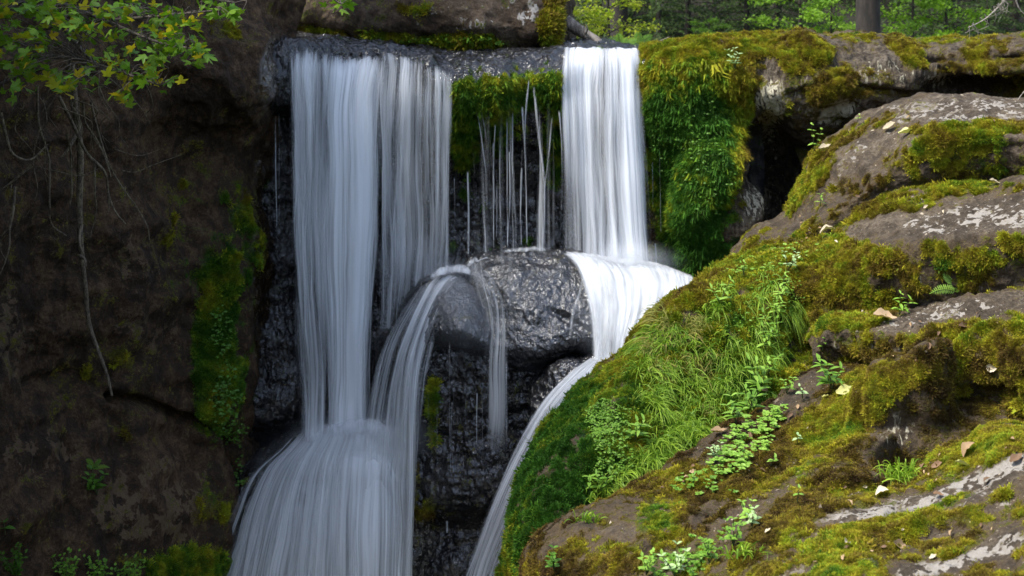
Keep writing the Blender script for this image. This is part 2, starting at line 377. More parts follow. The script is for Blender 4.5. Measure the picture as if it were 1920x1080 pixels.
def m_right(px, py, G, N, a):
    nz = up(N)
    crest = sst(.3, .8, nz)
    a['moss'][:] = .24+crest*(.22+.4*sst(1560, 1440, px))+blob(px, py, [(1240, 160, 60, 100, 0, .85), (1300, 260, 70, 160, 10, .95), (1340, 350, 60, 90, 0, .9), (1300, 480, 70, 60, 0, .8), (1390, 140, 40, 70, 20, .7),
         (1385, 250, 25, 90, 10, .5), (1465, 105, 70, 22, 10, .5), (1530, 95, 28, 22, 30, .9), (1560, 160, 45, 28, -30, .75), (1700, 95, 40, 18, 40, .9), (1480, 190, 50, 40, 0, .25), (1860, 105, 90, 14, 0, .5), (1900, 165, 60, 30, 0, .45), (1820, 130, 70, 8, 0, .4), (1680, 170, 140, 25, 0, .15)])
    a['moss'] -= blob(px, py, [(1450, 330, 65, 110, -10, 1.1), (1440, 130, 30, 30, 0, .6), (1790, 160, 60, 25, 0, .5), (1640, 110, 50, 20, 0, .4), (1440, 200, 25, 60, 0, .4), (1380, 400, 22, 70, 25, .5)])
    a['hue'][:] = .50-.12*sst(1420, 1500, px)+blob(px, py, [(1310, 350, 80, 170, 0, .46), (1280, 220, 80, 80, 0, .30), (1340, 480, 100, 60, 0, .35), (1230, 250, 30, 100, 0, .2), (1240, 130, 40, 30, 0, .0), (1700, 180, 120, 60, 0, -.12), (1390, 330, 25, 90, 0, -.2)])
    a['streak'][:] = blob(px, py, [(1430, 200, 40, 60, 0, .92), (1520, 175, 80, 60, 0, 1.0), (1660, 145, 90, 50, 0, 1.02), (1450, 330, 50, 90, 0, .93), (1570, 215, 50, 30, 0, .95), (1780, 140, 40, 30, 0, .9), (1370, 400, 60, 60, 0, .9)])
    a['pale'][:] = blob(px, py, [(1850, 85, 30, 8, 0, .35), (1730, 160, 40, 14, 0, .2)])
    a['wet'][:] = blob(px, py, [(1210, 450, 60, 200, 0, .8), (1300, 470, 40, 70, 0, .2)])
rock('cave_wall', right_rows, 600, 480, M['grey'], amp=(.09, 1.0), fine=(.035, 4.5), masks=m_right, kind='structure', seed=2, vstreak=.035, strata=.03, cushion=.008,
     bumps=[(1345, 345, 60, 90, 10, .16), (1300, 430, 30, 60, 0, .12), (1450, 330, 48, 95, -8, -.36), (1475, 420, 35, 70, -10, -.3), (1385, 400, 16, 90, 25, .14), (1345, 395, 10, 70, 28, -.10), (1530, 100, 30, 16, 30, .10), (1440, 135, 25, 25, 0, -.12),
            (1560, 165, 45, 25, -30, .08), (1850, 160, 110, 22, 0, -.35), (1860, 122, 100, 10, 0, .15)],
     cracks=[([(1620, 168), (1700, 178), (1780, 182), (1920, 186)], 7, .14), ([(1740, 118), (1820, 116), (1920, 108)], 5, .10), ([(1480, 178), (1560, 150), (1600, 140)], 5, .05)],
     label='grey overhanging rock wall with a dark cave and yellow moss along its crest')

# left cliff
lc = [-1600, -350, -120, 0, 120, 240, 330, 400, 450, 490, 520, 560]
def lr(pys, Ys): return [(x, y, Y) for x, y, Y in zip(lc, pys, Ys)]
n1 = lambda v: [v]*12
lY = np.array([5.6, 8.5, 11.2, 12.2, 12.9, 13.5, 14.0, 14.3, 14.6, 14.85, 15.2, 15.8])
left_rows = [
    lr([-1400]*12, lY+np.array([2]*12)),
    lr([-500]*12, lY+.8),
    lr([-180, -170, -150, -120, -100, -80, -60, -20, 10, 30, 50, 60], lY+.3),
    lr([-60, -50, -40, -20, 0, 20, 30, 45, 50, 60, 66, 72], lY+np.array([.1]*6+[.0, -.1, -.15, -.1, .1, .2])),
    lr([60, 60, 60, 70, 80, 90, 100, 100, 90, 90, 90, 95], lY+np.array([0]*6+[-.2, -.3, -.4, -.3, .0, .1])),
    lr([150]*7+[150, 160, 165, 165, 165], lY+np.array([0]*6+[-.2, -.35, -.45, -.4, -.05, .1])),
    lr([210]*7+[205, 205, 205, 205, 205], lY+np.array([0]*6+[0, -.1, -.2, -.2, .1, .3])),
    lr([270]*12, lY+np.array([0]*6+[.2, .3, .35, .5, .7, .8])),
    lr([420]*12, lY+np.array([0]*6+[.1, .1, .2, .5, .8, .9])),
    lr([600]*12, lY+np.array([0, 0, 0, 0, -.1, -.15, -.1, 0, .1, .4, .7, .9])),
    lr([740, 740, 740, 740, 740, 750, 770, 790, 800, 800, 800, 800], lY+np.array([0, 0, 0, 0, -.1, -.2, -.3, -.25, .1, .5, .8, .9])),
    lr([790, 790, 790, 790, 800, 810, 820, 830, 830, 830, 830, 830], lY+np.array([0, 0, 0, 0, -.15, -.2, -.2, -.15, .1, .5, .8, .9])),
    lr([930]*12, lY+np.array([-.3, -.3, -.3, -.3, -.4, -.5, -.4, -.3, 0, .3, .6, .8])),
    lr([1100]*12, lY+np.array([-.5, -.5, -.5, -.5, -.6, -.7, -.6, -.5, -.2, .2, .5, .8])),
    lr([1400]*12, lY+np.array([-1.2, -1.2, -1.2, -1.2, -1.1, -1, -.9, -.7, -.4, 0, .4, .8]))]
def m_left(px, py, G, N, a):
    a['moss'][:] = blob(px, py, [(440, 470, 50, 130, 0, .45), (400, 600, 40, 120, 5, .75), (410, 720, 45, 90, 0, .7), (350, 1060, 90, 35, 0, .85), (400, 960, 40, 60, 0, .4), (200, 560, 25, 20, 0, .3), (185, 640, 15, 20, 0, .35),
        (240, 690, 90, 40, 0, .28), (340, 450, 60, 120, 0, .3), (120, 730, 60, 40, 0, .25), (420, 60, 80, 20, 10, .35), (60, 980, 30, 60, 0, .35), (250, 820, 30, 60, 0, .25)])+.06
    a['hue'][:] = .35+blob(px, py, [(410, 600, 80, 280, 0, .55), (350, 1060, 100, 40, 0, .42), (430, 900, 60, 60, 0, .2)])
    a['wet'][:] = blob(px, py, [(520, 130, 26, 62, 0, .9), (470, 150, 40, 50, 0, .3), (500, 500, 30, 300, 0, .8)])
    a['pale'][:] = blob(px, py, [(280, 620, 60, 40, 0, .3), (290, 950, 110, 80, 0, .5), (60, 850, 80, 40, 0, .35), (20, 640, 60, 90, 0, .3), (270, 480, 50, 80, 0, .25)])
rock('left_cliff', left_rows, 640, 720, M['cliff'], amp=(.16, .7), fine=(.035, 4), masks=m_left, kind='structure', seed=3, vstreak=.02, mid=.08, strata=.03,
     bumps=[(300, 960, 90, 120, 0, .12), (30, 880, 80, 120, 0, .1), (420, 640, 35, 150, 5, .10), (220, 880, 18, 90, 0, -.1), (120, 900, 20, 80, 0, -.08)],
     cracks=[([(215, 748), (262, 752), (300, 768), (350, 795), (415, 802), (440, 830)], 9, .22), ([(60, 720), (150, 700), (215, 748)], 10, .07), ([(410, 800), (440, 880), (445, 1000)], 10, .18)],
     label='dark brown cliff face left of the falls')

# big boulder on the stream bed behind the lip
def m_bb(px, py, G, N, a):
    a['moss'][:] = blob(px, py, [(760, 74, 60, 10, 3, .75), (880, 76, 70, 12, 3, .8), (1032, 40, 16, 60, 0, 1.0), (620, 62, 120, 8, 3, .5), (700, 20, 200, 20, 0, .2), (560, 50, 60, 12, 10, .3)])+.08
    a['hue'][:] = .45+blob(px, py, [(880, 75, 200, 14, 0, .2)])
    a['pale'][:] = blob(px, py, [(990, 20, 30, 30, 0, .35), (860, 30, 120, 30, 0, .12)])
bb_rows = [
    [(430, -90, 18.6), (600, -260, 19), (750, -300, 19), (900, -280, 19), (1010, -200, 19), (1075, -60, 18.8), (1075, 90, 18.4)],
    [(420, -60, 17.6), (560, -180, 17.8), (740, -210, 17.8), (900, -200, 17.8), (1000, -140, 17.9), (1058, -40, 17.9), (1060, 92, 17.7)],
    [(415, -20, 17.0), (560, -90, 17.0), (740, -110, 17.0), (900, -100, 17.0), (1000, -70, 17.0), (1046, -10, 17.4), (1046, 94, 17.4)],
    [(420, 5, 16.9), (560, -20, 16.7), (740, -20, 16.5), (900, -20, 16.5), (1000, 0, 16.6), (1040, 30, 16.9), (1042, 92, 17.1)],
    [(440, 20, 17.0), (560, 30, 16.6), (740, 50, 16.4), (900, 54, 16.3), (1000, 60, 16.4), (1038, 66, 16.6), (1040, 92, 16.9)],
    [(460, 36, 17.2), (560, 62, 16.8), (740, 82, 16.7), (900, 90, 16.6), (1000, 92, 16.6), (1034, 92, 16.6), (1036, 96, 16.8)],
    [(480, 60, 17.8), (560, 90, 17.6), (740, 110, 17.5), (900, 120, 17.5), (1000, 120, 17.5), (1024, 120, 17.5), (1030, 120, 17.6)]]
rock('boulder', bb_rows, 420, 260, M['boulder'], amp=(.08, 1.2), fine=(.04, 4), masks=m_bb, seed=4, label='huge brown boulder lying across the stream above the lip of the falls', cat='boulder')

# domes in the fall
def m_dome(px, py, G, N, a):
    a['wet'][:] = 1.; a['moss'][:] = blob(px, py, [(1130, 640, 50, 20, 0, .3), (860, 600, 20, 30, 0, .1)]); a['hue'][:] = .35
dome_rows = [
    [(850, 530, 15.7), (900, 500, 15.6), (950, 490, 15.6), (1000, 486, 15.6), (1060, 490, 15.6), (1140, 500, 15.6), (1260, 520, 15.6), (1330, 560, 15.6)],
    [(864, 505, 15.1), (905, 482, 15.1), (950, 471, 15.1), (1000, 468, 15.1), (1060, 472, 15.1), (1140, 487, 15.1), (1250, 507, 15.1), (1330, 560, 15.1)],
    [(866, 520, 14.8), (903, 492, 14.75), (950, 481, 14.75), (1000, 478, 14.75), (1060, 482, 14.75), (1140, 502, 14.75), (1240, 527, 14.7), (1320, 580, 14.7)],
    [(878, 560, 14.6), (908, 532, 14.45), (955, 525, 14.4), (1000, 525, 14.4), (1060, 530, 14.4), (1130, 550, 14.35), (1210, 572, 14.3), (1300, 620, 14.3)],
    [(890, 610, 14.55), (922, 592, 14.3), (960, 586, 14.2), (1000, 585, 14.15), (1050, 584, 14.15), (1110, 598, 14.15), (1180, 618, 14.1), (1280, 660, 14.1)],
    [(900, 655, 14.5), (930, 662, 14.2), (965, 664, 14.1), (1005, 660, 14.0), (1045, 650, 14.0), (1100, 636, 14.0), (1160, 650, 14.0), (1260, 700, 14.0)],
    [(905, 680, 14.55), (935, 686, 14.35), (970, 690, 14.25), (1005, 684, 14.2), (1045, 668, 14.2), (1100, 654, 14.2), (1160, 668, 14.2), (1250, 720, 14.2)],
    [(905, 700, 15.0), (935, 706, 14.9), (970, 708, 14.9), (1005, 702, 14.9), (1045, 686, 14.9), (1100, 670, 14.9), (1160, 690, 14.9), (1250, 740, 14.9)]]
rock('wet_boulder', dome_rows, 380, 260, M['dome'], amp=(.05, 1.6), fine=(.03, 6), masks=m_dome, seed=5, glint=.004, mid=.03,
     bumps=[(1085, 610, 60, 8, 30, -.05)], label='larger shining dome of wet rock, between the two falls', cat='boulder')
sd_rows = [
    [(740, 640, 15.4), (780, 560, 15.4), (815, 530, 15.4), (850, 522, 15.4), (885, 540, 15.4), (920, 575, 15.4), (960, 640, 15.4)],
    [(735, 640, 14.9), (778, 545, 14.9), (812, 515, 14.9), (848, 508, 14.9), (888, 525, 14.9), (922, 565, 14.9), (958, 640, 14.9)],
    [(745, 670, 14.6), (785, 575, 14.6), (815, 540, 14.55), (848, 530, 14.5), (885, 545, 14.5), (918, 580, 14.55), (952, 650, 14.6)],
    [(760, 700, 14.4), (795, 610, 14.35), (822, 580, 14.25), (850, 570, 14.2), (880, 580, 14.2), (912, 610, 14.25), (945, 662, 14.4)],
    [(775, 720, 14.3), (805, 636, 14.2), (830, 622, 14.1), (855, 618, 14.0), (880, 628, 14.0), (908, 644, 14.05), (938, 672, 14.25)],
    [(790, 740, 14.3), (812, 650, 14.25), (835, 636, 14.15), (857, 636, 14.1), (882, 648, 14.1), (908, 662, 14.15), (935, 684, 14.3)],
    [(790, 750, 14.8), (815, 670, 14.8), (835, 655, 14.8), (857, 655, 14.8), (882, 667, 14.8), (908, 680, 14.8), (935, 700, 14.8)]]
rock('wet_boulder', sd_rows, 240, 220, M['dome'], amp=(.04, 1.8), fine=(.03, 6), masks=m_dome, seed=6, glint=.004, mid=.02,
     label='smaller rounded wet rock with water arching over its left side', cat='boulder')
# little wet rock under the dome
sr_rows = [
    [(1000, 720, 14.6), (1030, 690, 14.6), (1080, 676, 14.6), (1140, 674, 14.6), (1200, 700, 14.6)],
    [(1000, 720, 14.2), (1032, 688, 14.2), (1080, 674, 14.1), (1140, 672, 14.1), (1200, 700, 14.2)],
    [(998, 760, 13.95), (1030, 705, 13.9), (1080, 684, 13.85), (1140, 684, 13.85), (1200, 720, 13.9)],
    [(992, 830, 13.9), (1020, 780, 13.75), (1070, 740, 13.7), (1140, 740, 13.7), (1200, 780, 13.8)],
    [(985, 900, 14.0), (1010, 860, 13.8), (1060, 840, 13.7), (1140, 840, 13.7), (1200, 850, 13.8)],
    [(985, 1000, 14.2), (1010, 1000, 14.1), (1060, 1000, 14.), (1140, 1000, 14.), (1200, 1000, 14.)]]
rock('wet_rock', sr_rows, 200, 200, M['dome'], amp=(.04, 1.8), fine=(.04, 6), masks=m_dome, seed=7, glint=.006, mid=.03,
     label='small dark rock with a glossy top at the head of the chute', cat='rock')
# central block
cb = [690, 740, 790, 850, 920, 980, 1040, 1120]
def cr_(pys, Ys): return list(zip(cb, pys, Ys))
def m_cb(px, py, G, N, a):
    a['wet'][:] = .8; a['moss'][:] = blob(px, py, [(812, 760, 9, 90, 0, .75), (770, 870, 22, 90, 0, .55), (770, 1010, 40, 60, 0, .5), (800, 950, 40, 20, 0, .4), (790, 1060, 18, 30, 0, .6), (860, 890, 60, 40, 0, .25)]); a['hue'][:] = .45+blob(px, py, [(812, 760, 12, 90, 0, .25)])
cb_rows = [
    cr_([620, 620, 620, 610, 620, 650, 660, 660], [15.2]*8), cr_([640, 640, 640, 630, 640, 660, 670, 670], [14.9, 14.6, 14.4, 14.35, 14.35, 14.4, 14.5, 14.6]),
    cr_([720]*8, [14.9, 14.55, 14.3, 14.2, 14.2, 14.3, 14.4, 14.6]), cr_([850]*8, [14.8, 14.5, 14.25, 14.15, 14.15, 14.25, 14.4, 14.6]),
    cr_([960, 960, 955, 950, 945, 940, 940, 940], [14.75, 14.4, 14.15, 14.05, 14.05, 14.15, 14.3, 14.5]), cr_([990]*8, [14.9, 14.6, 14.4, 14.3, 14.3, 14.35, 14.4, 14.5]),
    cr_([1080]*8, [14.8, 14.4, 14.2, 14.1, 14.1, 14.2, 14.3, 14.4]), cr_([1350]*8, [14.5, 14.1, 13.9, 13.8, 13.8, 13.9, 14., 14.2])]
rock('wet_rock_face', cb_rows, 280, 420, M['head'], amp=(.05, 1.6), fine=(.04, 5), masks=m_cb, seed=8, vstreak=.02, glint=.014,
     label='black wet rock face beneath the two domes', kind='structure')
# rock under the spreading foot of the left fall
lb = [380, 430, 500, 560, 640, 720, 770, 830]
def lb_(pys, Ys): return list(zip(lb, pys, Ys))
def m_lb(px, py, G, N, a): a['wet'][:] = .9; a['moss'][:] = .1; a['hue'][:] = .4
lb_rows = [lb_([960, 880, 840, 815, 805, 805, 830, 900], [15.3]*8), lb_([980, 890, 845, 815, 805, 805, 835, 920], [14.9]*8), lb_([1000, 910, 862, 830, 820, 820, 850, 940], [14.6]*8),
    lb_([1060, 980, 930, 890, 870, 870, 900, 980], [14.5, 14.35, 14.3, 14.25, 14.2, 14.2, 14.3, 14.4]), lb_([1120, 1090, 1060, 1040, 1030, 1030, 1040, 1080], [14.4, 14.2, 14.1, 14.05, 14.0, 14.05, 14.1, 14.3]), lb_([1400]*8, [14.3, 14.1, 14., 13.9, 13.8, 13.8, 13.9, 14.1])]
rock('wet_rock', lb_rows, 240, 220, M['head'], amp=(.05, 1.6), fine=(.04, 5), masks=m_lb, seed=9, glint=.014,
     label='rounded dark ledge under the broad foot of the left fall', cat='rock')

# ---------------------------------------------------------------- right bank
def slope_moss(px, py, G, N, a, top=.3, face=.2, tz=(.45, .85)):
    nz = sst(tz[0], tz[1], up(N)); a['moss'][:] += face+(top-face)*nz; return nz
# upper slab
def m_s1(px, py, G, N, a):
    slope_moss(px, py, G, N, a, .02, .30)
    a['moss'] += blob(px, py, [(1515, 350, 20, 60, 35, .55), (1600, 250, 90, 14, -25, .45), (1830, 240, 160, 12, 0, .55), (1790, 290, 40, 60, 0, .3), (1420, 460, 40, 22, -40, .5), (1540, 415, 60, 12, -30, .45), (1640, 340, 60, 20, -35, .3), (1860, 280, 30, 60, 0, .35), (1740, 290, 50, 40, 0, .3)])
    a['hue'][:] = .40+blob(px, py, [(1520, 350, 40, 70, 0, .15), (1850, 290, 50, 50, 0, .1), (1740, 290, 40, 40, 0, .12), (1600, 360, 60, 60, 0, -.2)])
    a['pale'][:] = blob(px, py, [(1800, 212, 130, 22, 0, .42), (1590, 310, 80, 16, -40, .25), (1650, 250, 60, 16, -30, .22), (1880, 195, 60, 10, 0, .2)])
    a['streak'][:] = blob(px, py, [(1860, 310, 80, 40, 0, .95), (1700, 330, 60, 30, 0, .85)])
s1 = [
    [(1330, 560, 15.2), (1400, 480, 15.2), (1480, 420, 15.2), (1540, 330, 15.2), (1600, 260, 15.2), (1700, 215, 15.2), (1820, 205, 15.), (1920, 205, 14.8), (2480, 210, 14.3)],
    [(1340, 520, 14.6), (1395, 450, 14.6), (1475, 392, 14.7), (1530, 290, 14.7), (1590, 235, 14.7), (1700, 190, 14.6), (1820, 184, 14.5), (1920, 187, 14.2), (2480, 200, 13.7)],
    [(1350, 530, 14.2), (1400, 462, 14.1), (1485, 405, 14.1), (1545, 315, 14.1), (1610, 258, 14.1), (1710, 204, 14.0), (1820, 196, 13.9), (1920, 200, 13.7), (2480, 215, 13.2)],
    [(1370, 540, 13.9), (1420, 478, 13.8), (1520, 412, 13.5), (1600, 345, 13.4), (1670, 280, 13.3), (1750, 232, 13.2), (1830, 228, 13.1), (1920, 228, 12.9), (2480, 240, 12.5)],
    [(1380, 560, 13.7), (1440, 490, 13.6), (1540, 425, 13.3), (1620, 362, 13.1), (1690, 298, 12.95), (1765, 250, 12.85), (1840, 245, 12.8), (1920, 245, 12.6), (2480, 260, 12.2)],
    [(1390, 600, 13.8), (1460, 520, 13.7), (1560, 450, 13.3), (1640, 395, 13.1), (1710, 340, 12.9), (1780, 300, 12.8), (1850, 300, 12.7), (1920, 300, 12.55), (2480, 320, 12.1)],
    [(1400, 640, 13.9), (1480, 560, 13.8), (1590, 500, 13.5), (1660, 430, 13.2), (1720, 375, 13.), (1790, 350, 12.9), (1860, 345, 12.8), (1920, 345, 12.6), (2480, 365, 12.2)],
    [(1400, 760, 14.0), (1480, 680, 13.9), (1590, 600, 13.6), (1660, 560, 13.4), (1720, 500, 13.3), (1790, 450, 13.2), (1860, 440, 13.1), (1920, 440, 13.), (2480, 460, 12.6)]]
rock('rock_slab', s1, 598, 360, M['slab'], amp=(.06, 1.3), fine=(.028, 5), masks=m_s1, cushion=.009, seed=10, vstreak=.012, strata=.02,
     bumps=[(1860, 262, 80, 8, 0, .05)], label='uppermost grey slab of the right bank, sloping down to the cave', cat='rock ledge')
# second slab
def m_s2(px, py, G, N, a):
    slope_moss(px, py, G, N, a, .02, .34)
    a['moss'] += blob(px, py, [(1700, 372, 130, 26, -8, .7), (1850, 350, 100, 14, 0, .45), (1600, 410, 40, 16, -20, .4), (1560, 480, 90, 40, 0, .6), (1700, 520, 130, 60, 0, .15), (1860, 460, 60, 40, 0, .2)])
    a['moss'] -= blob(px, py, [(1760, 420, 140, 24, 0, .35)])
    a['hue'][:] = .47+blob(px, py, [(1560, 540, 90, 60, 0, .1), (1850, 560, 90, 40, 0, -.1), (1700, 370, 120, 30, 0, .05)])
    a['pale'][:] = blob(px, py, [(1870, 405, 120, 26, -4, .40), (1760, 425, 60, 14, 0, .2), (1880, 520, 60, 50, 0, .12)])
    a['streak'][:] = blob(px, py, [(1800, 520, 140, 50, 0, .95)])
s2 = [
    [(1380, 560, 14.2), (1450, 500, 14.2), (1560, 450, 13.9), (1640, 420, 13.7), (1720, 385, 13.5), (1820, 372, 13.3), (1920, 360, 13.1), (2480, 350, 12.8)],
    [(1390, 530, 13.8), (1460, 468, 13.7), (1560, 425, 13.4), (1640, 378, 13.1), (1720, 352, 12.9), (1820, 345, 12.7), (1920, 336, 12.5), (2480, 330, 12.2)],
    [(1395, 540, 13.5), (1470, 480, 13.4), (1570, 438, 13.1), (1650, 400, 12.8), (1730, 376, 12.6), (1820, 368, 12.4), (1920, 358, 12.1), (2480, 350, 11.8)],
    [(1400, 560, 13.2), (1480, 500, 13.0), (1580, 462, 12.6), (1660, 446, 12.2), (1740, 438, 11.9), (1820, 428, 11.7), (1920, 418, 11.5), (2480, 410, 11.1)],
    [(1405, 580, 13.1), (1490, 515, 12.8), (1590, 480, 12.3), (1670, 466, 11.95), (1745, 456, 11.7), (1825, 446, 11.5), (1920, 436, 11.3), (2480, 430, 10.9)],
    [(1410, 630, 13.1), (1500, 560, 12.8), (1590, 530, 12.3), (1670, 520, 11.95), (1745, 505, 11.7), (1825, 495, 11.5), (1920, 485, 11.3), (2480, 480, 10.9)],
    [(1415, 680, 13.2), (1510, 620, 12.9), (1600, 590, 12.4), (1680, 580, 12.05), (1750, 570, 11.8), (1830, 555, 11.6), (1920, 545, 11.4), (2480, 540, 11.)],
    [(1415, 800, 13.3), (1510, 740, 13.), (1600, 700, 12.6), (1680, 680, 12.3), (1750, 660, 12.), (1830, 640, 11.9), (1920, 640, 11.7), (2480, 640, 11.3)]]
rock('rock_slab', s2, 598, 360, M['slab'], amp=(.06, 1.3), fine=(.03, 5), masks=m_s2, cushion=.009, seed=11, vstreak=.015, strata=.02,
     label='second slab of the right bank, grey on top with a fern on its face', cat='rock ledge')
# third ledge
def m_s3(px, py, G, N, a):
    slope_moss(px, py, G, N, a, .4, .55)
    a['moss'] += blob(px, py, [(1610, 602, 60, 14, -6, .7), (1780, 640, 80, 40, -20, .3), (1850, 680, 60, 40, 0, .3), (1750, 690, 60, 16, -30, .5)])
    a['moss'] -= blob(px, py, [(1800, 580, 110, 22, -6, .5), (1700, 605, 60, 12, -6, .35)])
    a['hue'][:] = .46+blob(px, py, [(1610, 602, 70, 18, 0, .08), (1660, 660, 80, 30, 0, -.1), (1750, 690, 60, 20, 0, .1), (1870, 700, 60, 60, 0, -.1)])
    a['pale'][:] = blob(px, py, [(1810, 578, 90, 14, -6, .38), (1690, 608, 60, 8, -6, .3), (1900, 540, 40, 8, 0, .3), (1800, 720, 10, 50, 0, .3)])
    a['streak'][:] = blob(px, py, [(1600, 650, 70, 40, 0, 1.0), (1700, 670, 60, 30, 0, .9), (1830, 730, 80, 60, 0, .95)])
s3 = [
    [(1500, 680, 12.9), (1560, 640, 12.6), (1640, 612, 12.4), (1740, 590, 12.1), (1830, 572, 11.9), (1920, 560, 11.7), (2480, 540, 11.3)],
    [(1510, 640, 12.4), (1562, 604, 12.2), (1640, 590, 12.0), (1740, 572, 11.75), (1830, 556, 11.5), (1920, 545, 11.3), (2480, 530, 10.9)],
    [(1515, 640, 12.1), (1560, 606, 11.9), (1640, 598, 11.7), (1740, 584, 11.4), (1830, 572, 11.1), (1920, 562, 10.9), (2480, 550, 10.5)],
    [(1520, 650, 11.8), (1558, 614, 11.6), (1640, 612, 11.3), (1730, 606, 11.0), (1830, 606, 10.7), (1920, 604, 10.4), (2480, 600, 10.)],
    [(1525, 680, 11.7), (1558, 632, 11.5), (1640, 634, 11.15), (1720, 636, 10.8), (1820, 650, 10.4), (1920, 650, 10.1), (2480, 650, 9.7)],
    [(1530, 720, 11.8), (1565, 680, 11.6), (1640, 690, 11.25), (1720, 690, 10.8), (1810, 700, 10.3), (1920, 700, 10.0), (2480, 720, 9.6)],
    [(1535, 760, 11.9), (1570, 740, 11.7), (1640, 740, 11.4), (1720, 740, 10.9), (1810, 770, 10.4), (1920, 790, 10.1), (2480, 800, 9.6)],
    [(1535, 860, 12.), (1570, 860, 11.8), (1640, 860, 11.5), (1720, 860, 11.1), (1810, 880, 10.7), (1920, 900, 10.4), (2480, 900, 10.)]]
rock('rock_slab', s3, 552, 360, M['slab'], amp=(.08, 1.4), fine=(.04, 5), masks=m_s3, cushion=.009, seed=12, vstreak=.03, strata=.02,
     bumps=[(1870, 640, 60, 22, -30, .08), (1800, 700, 20, 50, 10, .10), (1850, 745, 50, 25, 0, -.15), (1760, 660, 40, 10, -30, -.05)],
     cracks=[([(1740, 690), (1780, 730), (1790, 790)], 10, .12), ([(1830, 660), (1870, 640), (1920, 620)], 8, .07)],
     label='third ledge of the right bank with a moss capped left corner', cat='rock ledge')
# big mossy mound
def m_m1(px, py, G, N, a):
    a['moss'][:] = .75+blob(px, py, [(1250, 560, 70, 16, -40, -.1), (1170, 660, 40, 20, -40, -.05), (1500, 500, 80, 40, 0, .1)])
    a['moss'] -= blob(px, py, [(1170, 730, 60, 14, -45, .15), (1050, 860, 16, 60, 40, .1), (1260, 620, 60, 8, -40, .25), (1490, 640, 30, 90, 0, .25), (1500, 455, 90, 12, -12, .2), (1160, 660, 90, 8, -42, .2)])
    a['hue'][:] = .50+blob(px, py, [(1090, 870, 110, 140, 0, .48), (1010, 980, 70, 130, 0, .42), (1300, 700, 160, 110, 0, .28), (1270, 590, 60, 40, 0, .05), (1420, 530, 60, 40, 0, .12), (1200, 620, 110, 10, -42, -.2), (1330, 540, 70, 12, -35, -.1), (1560, 560, 60, 60, 0, -.1)])
m1 = [
    [(900, 1300, 11.9), (935, 1050, 12.1), (960, 920, 12.3), (1010, 830, 12.6), (1060, 770, 12.9), (1120, 700, 13.2), (1210, 620, 13.6), (1300, 550, 14.0), (1380, 510, 14.3), (1470, 480, 14.3), (1560, 450, 14.2), (1700, 440, 13.8)],
    [(930, 1300, 11.0), (953, 1060, 11.1), (956, 930, 11.3), (990, 835, 11.7), (1040, 765, 12.1), (1104, 688, 12.5), (1196, 605, 12.9), (1288, 524, 13.4), (1368, 480, 13.8), (1462, 456, 13.8), (1560, 436, 13.6), (1700, 420, 13.2)],
    [(945, 1300, 10.6), (962, 1070, 10.65), (968, 940, 10.9), (1005, 850, 11.3), (1058, 778, 11.7), (1124, 700, 12.1), (1212, 618, 12.5), (1302, 540, 13.0), (1378, 496, 13.3), (1468, 472, 13.2), (1566, 452, 13.0), (1700, 440, 12.7)],
    [(970, 1300, 10.3), (985, 1080, 10.3), (1000, 960, 10.6), (1050, 870, 11.0), (1100, 800, 11.3), (1170, 720, 11.6), (1240, 640, 12.0), (1320, 572, 12.4), (1392, 528, 12.7), (1476, 500, 12.7), (1570, 480, 12.5), (1700, 470, 12.2)],
    [(985, 1300, 10.2), (1005, 1090, 10.15), (1030, 980, 10.4), (1085, 905, 10.8), (1140, 840, 11.0), (1205, 770, 11.3), (1275, 690, 11.65), (1350, 620, 12.0), (1418, 575, 12.3), (1488, 545, 12.4), (1575, 530, 12.2), (1700, 520, 12.)],
    [(1000, 1300, 10.3), (1020, 1100, 10.2), (1045, 1010, 10.3), (1110, 940, 10.75), (1180, 885, 10.95), (1250, 830, 11.2), (1320, 760, 11.55), (1390, 690, 11.8), (1440, 640, 12.1), (1500, 600, 12.3), (1580, 590, 12.1), (1700, 580, 11.9)],
    [(1015, 1300, 10.5), (1040, 1110, 10.4), (1060, 1040, 10.4), (1130, 980, 10.8), (1210, 930, 10.9), (1290, 880, 11.1), (1370, 820, 11.4), (1440, 760, 11.6), (1490, 710, 11.9), (1530, 670, 12.1), (1590, 650, 11.9), (1700, 640, 11.8)],
    [(1030, 1400, 10.9), (1060, 1200, 10.9), (1080, 1100, 10.9), (1150, 1040, 11.1), (1230, 990, 11.2), (1310, 950, 11.3), (1390, 900, 11.6), (1460, 850, 11.8), (1510, 800, 12.1), (1560, 760, 12.2), (1600, 740, 12.), (1700, 730, 12.)]]
for r_ in m1[:3]:
    for i_ in range(len(r_)):
        x_, y_, Y_ = r_[i_]; k_ = min(1, max(0, (1420-x_)/120)); r_[i_] = (x_+14*k_, y_+20*k_, Y_)
rock('mossy_mound', m1, 620, 420, M['slab'], amp=(.05, 1.3), fine=(.05, 5), masks=m_m1, seed=13,
     bumps=[(1260, 720, 90, 60, -40, -.10), (1290, 590, 60, 20, -35, .12), (1120, 800, 40, 30, -40, -.08), (1500, 620, 25, 60, 0, -.15)],
     cracks=[([(1480, 540), (1500, 600), (1530, 660)], 12, .12)],
     label='large mossy mound with hanging grass beside the chute', cat='rock')
